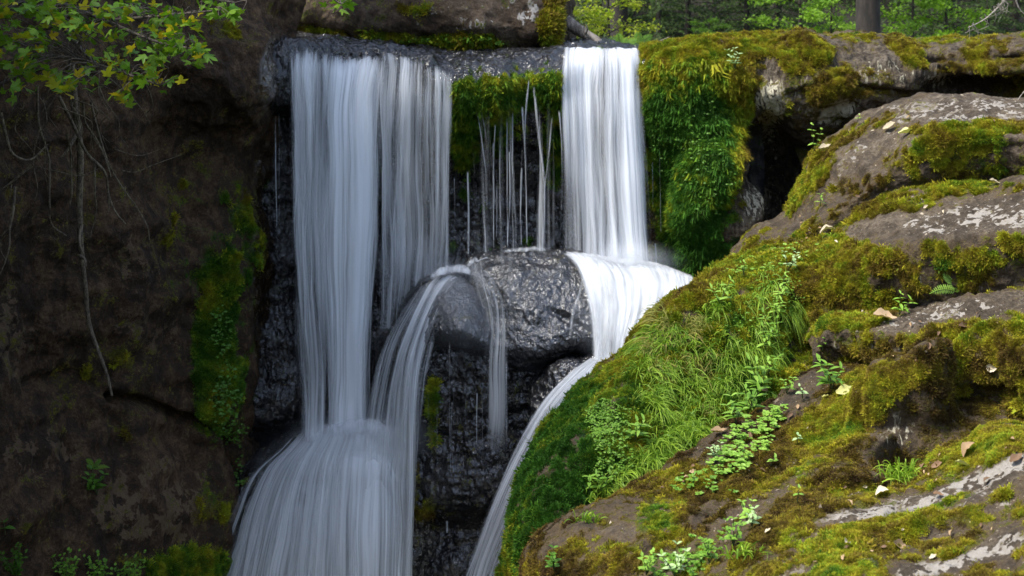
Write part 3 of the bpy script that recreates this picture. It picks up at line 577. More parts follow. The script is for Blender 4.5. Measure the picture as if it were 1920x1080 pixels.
# ramp
def m_rp(px, py, G, N, a):
    a['moss'][:] = .62+blob(px, py, [(1600, 760, 130, 40, -35, .4), (1450, 860, 100, 40, -30, .2), (1250, 970, 60, 14, -20, .2), (1600, 920, 40, 14, 0, .5)])
    a['moss'] -= blob(px, py, [(1120, 990, 110, 40, -10, .22), (1500, 730, 60, 20, -35, .35), (1400, 960, 120, 16, -28, .25), (1690, 790, 60, 50, 0, .2)])
    a['hue'][:] = .13+blob(px, py, [(1600, 760, 130, 45, -35, .40), (1500, 870, 130, 30, -30, .32), (1230, 970, 50, 30, 0, .55), (1300, 1050, 100, 50, 0, .40), (1280, 900, 60, 30, 0, .35), (1600, 925, 50, 20, 0, .42), (1440, 1040, 80, 50, 0, .15), (1100, 1030, 60, 20, 0, .1)])
    a['pale'][:] = blob(px, py, [(1670, 745, 60, 8, -28, .7), (1590, 848, 18, 8, 0, .5), (1670, 790, 40, 30, 0, .15)])
    a['streak'][:] = blob(px, py, [(1680, 800, 60, 50, 0, 1.1)])
rp = [
    [(985, 1130, 10.5), (1000, 1070, 10.5), (1060, 990, 10.6), (1150, 945, 10.8), (1250, 895, 11.1), (1340, 840, 11.4), (1430, 790, 11.7), (1510, 735, 12.0), (1580, 700, 12.2), (1680, 690, 12.), (1800, 690, 11.7), (2100, 690, 11.)],
    [(988, 1100, 9.9), (1002, 1034, 9.85), (1060, 985, 9.9), (1150, 935, 10.1), (1250, 885, 10.4), (1340, 822, 10.7), (1430, 775, 11.0), (1510, 720, 11.2), (1580, 690, 11.3), (1680, 690, 11.1), (1800, 700, 10.8), (2100, 700, 10.2)],
    [(1005, 1120, 9.5), (1020, 1052, 9.5), (1080, 1005, 9.55), (1170, 962, 9.7), (1270, 915, 10.0), (1360, 858, 10.3), (1450, 808, 10.6), (1530, 760, 10.8), (1600, 722, 10.9), (1700, 722, 10.5), (1800, 760, 10.3), (2100, 780, 9.8)],
    [(1050, 1160, 9.1), (1080, 1080, 9.1), (1150, 1040, 9.1), (1240, 1000, 9.2), (1330, 955, 9.5), (1420, 900, 9.8), (1510, 850, 10.1), (1580, 810, 10.2), (1640, 770, 10.2), (1720, 770, 10.15), (1800, 800, 10.0), (2100, 820, 9.5)],
    [(1100, 1200, 8.8), (1150, 1110, 8.8), (1230, 1070, 8.8), (1310, 1040, 8.8), (1390, 990, 9.0), (1460, 940, 9.3), (1530, 895, 9.5), (1590, 870, 9.6), (1650, 860, 9.8), (1720, 860, 9.85), (1800, 860, 9.8), (2100, 880, 9.2)],
    [(1130, 1300, 8.7), (1180, 1170, 8.6), (1260, 1120, 8.5), (1350, 1080, 8.5), (1430, 1040, 8.6), (1500, 1000, 8.8), (1560, 960, 9.0), (1620, 930, 9.2), (1680, 920, 9.4), (1740, 920, 9.5), (1820, 920, 9.4), (2100, 940, 8.9)],
    [(1130, 1500, 8.7), (1200, 1350, 8.5), (1300, 1300, 8.3), (1400, 1250, 8.3), (1480, 1200, 8.4), (1540, 1150, 8.6), (1600, 1100, 8.8), (1660, 1050, 9.0), (1700, 1020, 9.1), (1760, 1020, 9.2), (1840, 1020, 9.1), (2100, 1040, 8.6)]]
rock('rock_ramp', rp, 640, 420, M['slab'], amp=(.05, 1.3), fine=(.03, 5), masks=m_rp, cushion=.009, seed=14,
     bumps=[(1690, 755, 70, 30, -15, .30), (1740, 770, 30, 30, 0, .25), (1640, 850, 40, 20, 0, .16), (1700, 870, 40, 24, 0, -.12), (1600, 915, 50, 10, 0, .08), (1240, 1015, 40, 8, -25, -.08), (1500, 780, 30, 6, -30, .04)],
     cracks=[([(1290, 1000), (1370, 950), (1440, 890), (1500, 870)], 9, .09), ([(1440, 990), (1500, 930), (1560, 900)], 10, .08), ([(1640, 760), (1620, 800), (1630, 830)], 7, .1)],
     label='long mossy ramp of rock running down towards the foot of the chute', cat='rock ledge')
# nearest slab
def m_s5(px, py, G, N, a):
    a['moss'][:] = .68+blob(px, py, [(1640, 1000, 100, 40, -20, .3), (1800, 960, 100, 24, -20, .2), (1840, 850, 60, 30, -30, .2), (1560, 1060, 60, 30, 0, .2)])
    ba = [(1600, 968, 70, 16, -6, 1.0), (1690, 950, 60, 20, -14, 1.0), (1770, 925, 60, 12, -28, .9), (1860, 893, 70, 26, -20, 1.0), (1900, 868, 40, 16, -22, .9), (1800, 945, 60, 9, -20, .7), (1880, 945, 40, 8, -22, .8), (1730, 1068, 60, 16, -10, 1.0), (1810, 1050, 50, 14, -20, .9), (1880, 1025, 60, 20, -18, 1.0), (1500, 1070, 70, 9, -20, .7), (1640, 915, 30, 8, 0, .5), (1690, 800, 10, 4, 0, .2), (1900, 1060, 40, 12, 0, .4)]
    b = blob(px, py, ba); a['pale'][:] = b*.56; a['moss'] -= b*.62
    a['moss'] -= blob(px, py, [(1350, 1000, 90, 30, -30, .3), (1900, 990, 60, 14, -20, .4), (1780, 1000, 80, 8, -10, .35), (1420, 960, 70, 14, -35, .3)])
    a['hue'][:] = .44+blob(px, py, [(1640, 1020, 110, 50, -20, .14), (1350, 1000, 100, 60, 0, -.25), (1800, 1000, 60, 16, 0, -.2), (1540, 950, 70, 20, 0, -.1), (1440, 930, 60, 30, 0, -.2)])
s5 = [
    [(1080, 1400, 8.9), (1200, 1220, 9.0), (1290, 1120, 9.2), (1380, 1010, 9.4), (1460, 950, 9.7), (1540, 945, 9.9), (1630, 955, 10.0), (1720, 920, 10.1), (1800, 870, 10.1), (1870, 850, 10.0), (1950, 850, 9.8), (2150, 860, 9.3)],
    [(1120, 1400, 8.4), (1230, 1200, 8.5), (1310, 1085, 8.6), (1390, 985, 8.8), (1460, 930, 9.1), (1540, 925, 9.3), (1630, 935, 9.4), (1720, 898, 9.4), (1800, 842, 9.4), (1866, 800, 9.4), (1940, 806, 9.2), (2150, 820, 8.8)],
    [(1160, 1400, 8.0), (1260, 1200, 8.1), (1340, 1095, 8.2), (1420, 1010, 8.4), (1490, 965, 8.6), (1560, 950, 8.8), (1650, 950, 8.8), (1740, 920, 8.8), (1820, 875, 8.8), (1890, 835, 8.7), (1960, 835, 8.6), (2150, 850, 8.2)],
    [(1220, 1400, 7.7), (1320, 1220, 7.8), (1400, 1130, 7.9), (1470, 1060, 8.0), (1530, 1010, 8.2), (1600, 985, 8.3), (1680, 975, 8.3), (1760, 955, 8.3), (1840, 925, 8.3), (1910, 895, 8.2), (1980, 895, 8.0), (2200, 910, 7.6)],
    [(1300, 1400, 7.3), (1400, 1250, 7.4), (1470, 1160, 7.5), (1530, 1100, 7.6), (1590, 1060, 7.7), (1660, 1040, 7.8), (1740, 1020, 7.8), (1810, 1000, 7.8), (1880, 970, 7.8), (1940, 945, 7.7), (2010, 945, 7.6), (2250, 950, 7.2)],
    [(1400, 1400, 7.0), (1480, 1280, 7.1), (1540, 1200, 7.1), (1600, 1140, 7.2), (1660, 1100, 7.3), (1720, 1075, 7.3), (1790, 1065, 7.3), (1860, 1050, 7.3), (1920, 1030, 7.2), (1980, 1010, 7.1), (2060, 1010, 7.), (2300, 1020, 6.8)],
    [(1500, 1600, 6.4), (1580, 1500, 6.4), (1660, 1400, 6.3), (1720, 1330, 6.3), (1780, 1280, 6.3), (1840, 1250, 6.3), (1900, 1240, 6.3), (1960, 1230, 6.3), (2020, 1220, 6.2), (2080, 1200, 6.2), (2160, 1200, 6.1), (2400, 1210, 5.9)]]
rock('rock_slab', s5, 736, 400, M['slab'], amp=(.05, 1.5), fine=(.026, 6), masks=m_s5, cushion=.009, seed=15,
     cracks=[([(1690, 1010), (1760, 1000), (1840, 985), (1920, 950)], 7, .07), ([(1690, 1010), (1640, 1080)], 8, .04), ([(1720, 900), (1680, 960), (1660, 1000)], 7, .03)],
     bumps=[(1800, 965, 100, 14, -20, .05)], label='nearest slab at the lower right with pale bare rock showing through moss', cat='rock ledge')

# the bank going on beyond the right edge
bx, by = np.meshgrid(np.linspace(3.2, 15, 120), np.linspace(3.5, 21, 150))
bz = -4.0+(by-6)*.2+(bx-4)*.12
def m_bk(px, py, G, N, a): a['moss'][:] = .5; a['hue'][:] = .4
rock('bank', None, 0, 0, M['slab'], amp=(.3, .5), fn=np.stack([bx, by, np.minimum(bz, -1.5)], -1)[::-1], masks=m_bk, kind='structure', seed=20, mid=.15, label='rocky bank going on towards the right')
# ---------------------------------------------------------------- find the surface under a seen point
CELL = 3
ZW, ZH = (1920+600)//CELL, (1080+400)//CELL
zb = np.full(ZW*ZH, 1e9); zn = np.zeros((ZW*ZH, 3)); zp = np.zeros((ZW*ZH, 3))
for nm, lst in ROCKS.items():
    for (G, N, a_, o) in lst:
        px, py = proj(G); ix = ((px+300)/CELL).astype(int).ravel(); iy = ((py+200)/CELL).astype(int).ravel()
        ok = (ix >= 0) & (ix < ZW) & (iy >= 0) & (iy < ZH)
        c = (iy*ZW+ix)[ok]; Yv = G[..., 1].ravel()[ok]; od = np.argsort(-Yv); c = c[od]; Yv = Yv[od]
        P_ = G.reshape(-1, 3)[ok][od]; N_ = N.reshape(-1, 3)[ok][od]
        better = Yv < zb[c]; c, Yv, P_, N_ = c[better], Yv[better], P_[better], N_[better]
        zb[c] = Yv; zp[c] = P_; zn[c] = N_
def surf(px, py):
    ix, iy = int((px+300)/CELL), int((py+200)/CELL); best = None
    for r in range(0, 6):
        x0, x1, y0, y1 = max(ix-r, 0), min(ix+r+1, ZW), max(iy-r, 0), min(iy+r+1, ZH)
        yy, xx = np.mgrid[y0:y1, x0:x1]; idx = (yy*ZW+xx).ravel(); k = idx[np.argmin(zb[idx])]
        if zb[k] < 1e8 and r >= 1: best = k; break
    Y = zb[best]
    return at(px, py, Y), zn[best].copy()
def zdepth(px, py):
    ix = np.clip(((px+300)/CELL).astype(int), 1, ZW-2); iy = np.clip(((py+200)/CELL).astype(int), 1, ZH-2)
    return np.minimum(np.minimum(zb[iy*ZW+ix], zb[(iy+1)*ZW+ix]), np.minimum(zb[(iy-1)*ZW+ix], zb[iy*ZW+ix+1]))
# ---------------------------------------------------------------- water
def water_mat(name, col=(.94, .97, 1.), amax=.93, lo=.37, hi=.95, fine=.7, s1=15., s2=70., sl=.26, tr=.42, ef=.2):
    t = NT(name)
    wu = t.att('wu'); wv = t.att('wv'); de = t.att('dens'); sd_ = t.att('seed')
    def vec(a, b, off):
        n = t.n('ShaderNodeCombineXYZ'); t.l(t.mth('MULTIPLY', wu, a), n.inputs[0]); t.l(t.mth('MULTIPLY', wv, b), n.inputs[1]); t.l(t.mth('ADD', sd_, off), n.inputs[2]); return n.outputs[0]
    wrp = t.mth('MULTIPLY', t.mth('SUBTRACT', t.noise(vec(2.2, .7, 40.), 1., 2, .5), .5), .16)
    wu = t.mth('ADD', wu, wrp)
    n0 = t.noise(vec(3.5, .22, 3.), 1., 2, .5)
    n1 = t.noise(vec(s1, sl, 0.), 1., 3, .6); n2 = t.noise(vec(s2, sl*2.2, 9.), 1., 2, .6)
    x = t.mth('ADD', t.mth('ADD', t.mth('MULTIPLY', n0, .5), t.mth('MULTIPLY', n1, .5)), t.mth('MULTIPLY', t.mth('SUBTRACT', n2, .5), .30*fine))
    x = t.sm(x, .30, .70)
    y = t.mth('ADD', t.mth('MULTIPLY', x, .62), t.mth('MULTIPLY', de, .58))
    al = t.mth('MULTIPLY', t.sm(y, lo, hi, 0., amax), t.sm(de, .0, ef))
    c = t.mix(x, tuple(v*.62 for v in col), col)
    t.l(c, t.b.inputs['Base Color']); t.b.inputs['Roughness'].default_value = .45
    t.b.inputs['Specular IOR Level'].default_value = .3
    t.l(t.bump(x, .02, .35), t.b.inputs['Normal'])
    trl = t.n('ShaderNodeBsdfTranslucent'); t.l(c, trl.inputs[0])
    mx = t.n('ShaderNodeMixShader'); mx.inputs[0].default_value = tr
    t.l(t.b.outputs[0], mx.inputs[1]); t.l(trl.outputs[0], mx.inputs[2])
    tp = t.n('ShaderNodeBsdfTransparent'); m2 = t.n('ShaderNodeMixShader')
    t.l(al, m2.inputs[0]); t.l(tp.outputs[0], m2.inputs[1]); t.l(mx.outputs[0], m2.inputs[2]); t.l(m2.outputs[0], t.o.inputs[0])
    return t.m
M['water'] = water_mat('falling_water')
M['water_white'] = water_mat('white_falling_water', (.80, .83, .88), .97, .34, .94, fine=.7, tr=.35)
M['mist'] = water_mat('mist_of_spray', (.86, .89, .94), .6, -.2, 1.2, fine=.05, s1=1.5, s2=8., sl=1.5, tr=.4, ef=1.1)
M['foam'] = water_mat('white_foam', (.80, .83, .87), .95, .20, .95, fine=.5, s1=7., s2=40., sl=1.2, tr=.2)
WN = [0]
def water(name, rows, dens, nu=140, nv=220, mat='water', layers=3, gap=.06, label=None, rel=.02):
    """a body of falling water: `layers` nested sheets joined into one object"""
    parts = []; A = {k: [] for k in ('wu', 'wv', 'dens', 'seed')}
    for L in range(layers):
        G = loft(rows, nu, nv); N = gnorm(G)
        s = np.linspace(0, 1, nu)[None].repeat(nv, 0); t = np.linspace(0, 1, nv)[:, None].repeat(nu, 1)
        wid = np.linalg.norm(np.diff(G, axis=1), axis=2).sum(1).mean(); ln = np.linalg.norm(np.diff(G, axis=0), axis=2).sum(0).mean()
        px, py = proj(G)
        WN[0] += 1
        q = np.stack([s*wid*7, t*ln*.5, np.full_like(s, WN[0]*3.1)], -1)
        off = rel*perlin(q)+rel*.5*perlin(q*np.array([3, 1, 1]))
        rp_ = sst(0, .14, t); G = G+N*(off*rp_)[..., None]; G[..., 1] -= L*gap*rp_
        wig = .5*perlin(np.stack([s*wid*2.2, t*ln*.6, np.full_like(s, WN[0]*1.7)], -1))
        parts.append((G.reshape(-1, 3), grid_faces(nv, nu)))
        tt = np.clip(t-(.07*np.clip(.5+perlin(np.stack([s*wid*4, np.full_like(s, WN[0]*2.3), t*0], -1)), 0, 1)*(1-t)**8 if nu > 100 else 0), 0, 1)
        d = dens(np.clip(s+.045*wig*(nu > 20), 0, 1), tt, px, py)*(1-.10*L)*(1+.35*wig*(nu > 60))
        for k, v in (('wu', s*wid), ('wv', t*ln), ('dens', np.clip(d, 0, 1.2)), ('seed', np.full_like(s, WN[0]*7.7))): A[k].append(v.ravel())
    V, Fc = join(parts)
    o = put(name, mesh(name, V, Fc, {k: np.concatenate(v) for k, v in A.items()}), M[mat])
    return tag(o, label, None, None, 'structure')
def edge(s, a=.06, b=.06): return sst(0, a, s)*sst(0, b, 1-s)
def prof(s, xs, vs): return np.interp(s, xs, vs)
# left fall
lf = [
    [(540, 70, 15.9), (595, 78, 15.9), (648, 92, 16.05), (700, 88, 15.95), (748, 96, 15.9)],
    [(540, 92, 15.3), (594, 96, 15.4), (648, 108, 15.75), (700, 104, 15.7), (746, 112, 15.6)],
    [(541, 130, 15.1), (592, 130, 15.2), (646, 140, 15.5), (696, 140, 15.5), (740, 150, 15.4)],
    [(542, 200, 15.0), (592, 200, 15.05), (642, 200, 15.3), (690, 200, 15.3), (732, 200, 15.3)],
    [(545, 400, 14.85), (592, 400, 14.9), (640, 400, 15.0), (686, 400, 15.0), (722, 400, 15.1)],
    [(552, 600, 14.75), (596, 600, 14.75), (640, 600, 14.85), (680, 600, 14.85), (705, 600, 14.9)],
    [(560, 760, 14.65), (600, 760, 14.65), (640, 760, 14.7), (680, 760, 14.7), (700, 760, 14.8)],
    [(560, 850, 14.5), (600, 850, 14.5), (640, 850, 14.5), (680, 850, 14.5), (700, 850, 14.6)]]
water('waterfall', lf, lambda s, t, px, py: edge(s, .10, .22)*(prof(s, [0, .05, .2, .42, .5, .8, .88, 1], [.42, .58, .55, .62, .92, .98, .80, .5])*sst(.03, .14, t)*(1-.25*sst(.85, .5, s)*sst(.12, .3, t)*sst(.5, .2, t)*(s < .45))*1.)*sst(0, .09, t),
      nu=150, nv=260, label='broad left fall of silky water', gap=.07)
rf = [
    [(712, 91, 15.88), (774, 102, 15.85), (815, 112, 15.8), (850, 126, 15.7)],
    [(710, 108, 15.58), (780, 120, 15.5), (815, 134, 15.35), (852, 150, 15.3)],
    [(708, 170, 15.32), (780, 170, 15.25), (815, 180, 15.2), (852, 190, 15.2)],
    [(712, 300, 15.17), (776, 300, 15.15), (813, 300, 15.1), (848, 300, 15.1)],
    [(712, 520, 15.05), (775, 520, 15.0), (810, 520, 15.0), (845, 520, 15.0)],
    [(705, 700, 14.95), (760, 700, 14.9), (800, 700, 14.9), (840, 700, 14.95)],
    [(700, 830, 14.8), (755, 830, 14.8), (790, 830, 14.8), (830, 830, 14.9)]]
water('waterfall', rf, lambda s, t, px, py: edge(s, .06, .08)*prof(s, [0, .12, .25, .33, .5, .62, .68, .78, .86, .93, 1], [.48, .44, .60, .72, .62, .62, .30, .70, .38, .62, .2])*(1-.45*sst(.45, .75, t))*(.7+.3*sst(.06, .2, t))*sst(0, .09, t),
      nu=150, nv=240, label='right half of the left fall, thinner and broken into strands', gap=.06)
# arching water thrown off the small dome
ar = [
    [(812, 524, 14.9), (840, 510, 14.9), (868, 507, 14.9), (905, 522, 14.9)],
    [(782, 545, 14.62), (806, 530, 14.6), (838, 532, 14.5), (872, 548, 14.45)],
    [(750, 590, 14.42), (778, 582, 14.38), (806, 588, 14.3), (840, 606, 14.2)],
    [(716, 650, 14.3), (748, 655, 14.25), (782, 660, 14.18), (822, 690, 14.1)],
    [(694, 720, 14.2), (730, 740, 14.2), (772, 740, 14.08), (806, 780, 14.1)],
    [(680, 830, 14.1), (718, 860, 14.1), (768, 850, 14.0), (792, 860, 14.05)],
    [(676, 1000, 14.0), (716, 1000, 14.0), (766, 1000, 13.9), (778, 1000, 14.0)],
    [(672, 1200, 13.9), (714, 1200, 13.9), (764, 1200, 13.8), (778, 1200, 13.9)]]
water('waterfall', ar, lambda s, t, px, py: edge(s, .08, .25)*(prof(s, [0, .1, .25, .42, .6, .8, 1], [.50, .42, .34, .44, .60, .36, .22])*(1-.12*sst(.5, .8, t)))*sst(0, .05, t),
      nu=130, nv=240, label='arc of water thrown off the smaller dome', gap=.04)
# foot of the left fall spreading over its ledge
ft = [
    [(566, 790, 14.75), (604, 776, 14.7), (660, 772, 14.65), (716, 776, 14.6), (762, 788, 14.7)],
    [(512, 845, 14.55), (580, 822, 14.5), (655, 814, 14.4), (725, 814, 14.4), (775, 826, 14.5)],
    [(455, 890, 14.35), (552, 862, 14.3), (645, 850, 14.2), (730, 850, 14.2), (777, 862, 14.3)],
    [(418, 960, 14.2), (525, 930, 14.15), (638, 920, 14.05), (732, 920, 14.05), (776, 930, 14.1)],
    [(388, 1040, 14.1), (505, 1020, 14.0), (632, 1010, 13.9), (732, 1010, 13.9), (775, 1015, 14.0)],
    [(364, 1110, 14.0), (492, 1100, 13.9), (628, 1100, 13.8), (732, 1100, 13.8), (774, 1100, 13.9)],
    [(370, 1250, 13.8), (480, 1250, 13.7), (622, 1250, 13.6), (732, 1250, 13.6), (774, 1250, 13.7)]]
water('waterfall', ft, lambda s, t, px, py: edge(s, .22, .12)*(prof(s, [0, .1, .25, .5, .62, .8, .9, 1], [.52, .56, .62, .78, .95, .8, .6, .3])+.6*np.exp(-(((px-700)/80)**2+((py-830)/45)**2)))*sst(0, .12, t),
      nu=170, nv=200, label='foot of the left fall spreading over its rounded ledge', gap=.05)
# right fall
rt = [
    [(1056, 93, 16.6), (1090, 92, 16.6), (1130, 93, 16.6), (1170, 94, 16.6), (1203, 95, 16.6)],
    [(1054, 100, 15.75), (1090, 96, 15.85), (1130, 95, 15.9), (1170, 95, 15.95), (1203, 97, 15.95)],
    [(1052, 124, 15.45), (1090, 116, 15.6), (1130, 112, 15.65), (1170, 110, 15.7), (1205, 114, 15.75)],
    [(1051, 190, 15.3), (1090, 185, 15.4), (1130, 180, 15.4), (1172, 180, 15.45), (1208, 180, 15.5)],
    [(1051, 320, 15.15), (1094, 320, 15.2), (1136, 320, 15.2), (1180, 320, 15.2), (1217, 320, 15.25)],
    [(1052, 470, 15.05), (1098, 470, 15.0), (1142, 470, 15.0), (1188, 470, 15.0), (1226, 470, 15.05)],
    [(1052, 520, 15.0), (1100, 520, 14.9), (1144, 520, 14.9), (1190, 520, 14.9), (1230, 520, 14.95)]]
water('waterfall', rt, lambda s, t, px, py: edge(s, .06, .10)*(prof(s, [0, .06, .12, .3, .5, .62, .75, .85, .95, 1], [.36, .28, .30, .58, .54, .46, .82, .86, .52, .25])+.22*sst(.45, .15, t)*(s > .2)-.18*sst(.4, .8, t)*(s < .4)),
      nu=150, nv=220, mat='water_white', label='bright white right fall beside the mossy pillar', gap=.05)
# thin film on the stream bed behind the lip
bed = [[(1040, 84, 17.6), (1090, 84, 17.6), (1140, 86, 17.5), (1206, 90, 17.4)], [(1040, 89, 17.1), (1090, 88, 17.1), (1140, 90, 17.1), (1206, 94, 17.0)], [(1046, 98, 16.2), (1090, 94, 16.2), (1140, 94, 16.2), (1204, 97, 16.2)]]
water('stream', bed, lambda s, t, px, py: edge(s)*.75, nu=80, nv=40, mat='foam', layers=1, label='shallow stream sliding to the right lip')
# white water on the right of the dome
wf = [
    [(1030, 468, 15.0), (1085, 470, 15.05), (1150, 480, 15.05), (1220, 488, 15.05), (1300, 512, 15.0)],
    [(1055, 478, 14.72), (1105, 482, 14.7), (1160, 492, 14.7), (1230, 500, 14.65), (1300, 530, 14.6)],
    [(1078, 505, 14.45), (1125, 510, 14.4), (1175, 520, 14.35), (1240, 535, 14.3), (1300, 560, 14.2)],
    [(1096, 560, 14.2), (1135, 565, 14.15), (1178, 570, 14.1), (1230, 585, 14.05), (1290, 610, 14.0)],
    [(1104, 620, 14.0), (1135, 620, 13.95), (1168, 625, 13.9), (1210, 640, 13.85), (1260, 660, 13.8)],
    [(1104, 690, 13.85), (1130, 690, 13.8), (1158, 700, 13.75), (1190, 710, 13.7), (1230, 730, 13.7)]]
water('waterfall', wf, lambda s, t, px, py: edge(s, .10, .02)*(prof(s, [0, .1, .25, .5, .8, 1], [.30, .42, .74, 1.2, 1.2, .8])-.25*sst(.55, 1, t))*sst(0, .14, t), nu=170, nv=170, mat='foam', layers=3, gap=.05, label='white water spilling over the right side of the larger dome')
# chute
ch = [
    [(1104, 672, 13.9), (1128, 668, 13.9), (1155, 660, 13.9), (1190, 650, 13.9)],
    [(1066, 698, 13.6), (1096, 694, 13.6), (1126, 690, 13.6), (1160, 690, 13.6)],
    [(1015, 752, 13.45), (1045, 748, 13.4), (1075, 748, 13.4), (1110, 748, 13.4)],
    [(965, 835, 13.35), (996, 832, 13.3), (1030, 830, 13.25), (1065, 830, 13.2)],
    [(920, 930, 13.3), (952, 925, 13.2), (985, 920, 13.1), (1020, 920, 13.0)],
    [(880, 1030, 13.25), (915, 1025, 13.15), (952, 1020, 13.05), (990, 1020, 12.9)],
    [(850, 1110, 13.2), (890, 1110, 13.1), (930, 1110, 13.0), (975, 1110, 12.9)],
    [(820, 1250, 13.1), (865, 1250, 13.0), (915, 1250, 12.9), (970, 1250, 12.8)]]
water('waterfall', ch, lambda s, t, px, py: edge(s, .05+.2*t, .02)*(prof(s, [0, .15, .35, .6, 1], [.45, .7, .92, .9, .8])*(1-.22*sst(.3, 1, t))), nu=120, nv=220, mat='water_white', layers=3, gap=.05, label='narrow chute of water squeezed between the domes and the mossy mound')
# veil between the domes
ve = [
    [(862, 508, 14.95), (882, 506, 14.95), (900, 500, 14.9)],
    [(878, 520, 14.45), (902, 518, 14.45), (925, 512, 14.45)],
    [(896, 556, 14.2), (922, 552, 14.2), (948, 560, 14.2)],
    [(906, 610, 14.05), (932, 610, 14.05), (956, 615, 14.05)],
    [(904, 665, 13.98), (930, 668, 13.95), (956, 668, 13.95)],
    [(902, 740, 13.95), (930, 740, 13.92), (956, 740, 13.92)],
    [(900, 900, 13.9), (930, 900, 13.88), (958, 900, 13.88)]]
water('waterfall', ve, lambda s, t, px, py: edge(s, .45, .35)*(.30+.16*sst(.5, .58, t)*sst(.55, .95, s)+.1*sst(.1, 0, t))*sst(.97, .66, t), nu=70, nv=200, layers=2, gap=.03, label='thin veil of water running down between the two domes')
# crests of foam where water strikes
def crest(line, th, label):
    a = [(x, y-th, Y+.08) for x, y, Y in line]; b = [(x, y, Y-.05) for x, y, Y in line]; c = [(x, y+th*1.4, Y-.2) for x, y, Y in line]
    water('splash', [a, b, c], lambda s, t, px, py: edge(s, .25, .25)*sst(0, .5, t)*sst(1, .5, t)*.5, nu=90, nv=24, mat='foam', layers=2, gap=.03, label=label)
crest([(800, 520, 14.6), (830, 506, 14.7), (862, 502, 14.8), (895, 512, 14.8), (925, 535, 14.8)], 9, 'foam crest on top of the smaller dome')
crest([(870, 500, 14.8), (892, 484, 14.9), (915, 476, 14.95), (950, 471, 15.0)], 6, 'foam crest on the left shoulder of the larger dome')
crest([(930, 474, 15.0), (965, 468, 15.0), (1000, 466, 15.0), (1040, 468, 15.0)], 5, 'foam crest along the top of the larger dome')
crest([(560, 815, 14.5), (640, 800, 14.5), (710, 797, 14.4), (752, 806, 14.4)], 16, 'foam where the left fall lands')
# film of water clinging to the domes
fm_ = [[(x, y-3, Y-.05) for x, y, Y in r_[1:]] for r_ in sd_rows[1:5]]+[[(800, 760, 14.15), (815, 760, 14.1), (835, 760, 14.05), (858, 760, 14.), (884, 760, 14.05), (912, 760, 14.1)]]
water('water_film', fm_, lambda s, t, px, py: edge(s, .2, .2)*.40*sst(0, .15, t)*sst(.9, .3, t), nu=110, nv=120, layers=2, gap=.02, mat='mist', label='thin film of water sliding over the smaller dome')
fm2 = [[(x, y-2, Y-.04) for x, y, Y in r_[:6]] for r_ in dome_rows[1:6]]
water('water_film', fm2, lambda s, t, px, py: edge(s, .12, .12)*(.10+.10*sst(.78, 1., s)+.22*sst(.3, .0, s))*sst(0, .05, t)*sst(1., .9, t)*1., nu=110, nv=120, layers=1, gap=.02, mat='water', label='thin film of water on the larger dome')
vl = [[(862, 160, 15.25), (910, 168, 15.2), (960, 172, 15.2), (1010, 165, 15.2), (1056, 150, 15.2)], [(862, 320, 15.2), (912, 320, 15.15), (962, 320, 15.15), (1012, 320, 15.15), (1056, 320, 15.15)], [(862, 490, 15.0), (912, 480, 14.95), (962, 472, 14.95), (1012, 470, 14.95), (1056, 474, 14.95)]]
water('water_film', vl, lambda s, t, px, py: edge(s, .1, .1)*(.08+.09*np.sin(s*23+2)+.07*np.sin(s*51))*sst(0, .25, t)*(1+.25*sst(.4, 1, t)), nu=160, nv=120, layers=2, gap=.05, label='faint irregular veil of drips below the hanging moss')
def puff(px_, py_, Y, rx, ry, dn, label):
    rows = []
    for k in np.linspace(-1, 1, 7): rows.append([(px_+1.25*rx*u, py_+1.25*ry*k, Y-.12*(1-u*u)*(1-k*k)) for u in np.linspace(-1, 1, 7)])
    water('mist', rows, lambda s, t, px, py: dn*np.clip(1-((2*s-1)**2+(2*t-1)**2), 0, 1)**1.5, nu=40, nv=40, mat='mist', layers=3, gap=.06, label=label)
for q in [(680, 815, 14.2, 140, 50, .6, 'mist where the left fall lands'), (855, 512, 14.7, 60, 26, .35, 'mist over the smaller dome'), (1180, 492, 14.75, 100, 40, .8, 'mist where the right fall lands'), (780, 490, 15.0, 90, 60, .4, 'faint mist behind the smaller dome'), (1120, 600, 13.85, 50, 70, .4, 'spray at the side of the larger dome'), (560, 860, 14.2, 90, 60, .35, 'spray at the left of the lower ledge')]:
    puff(*q); 
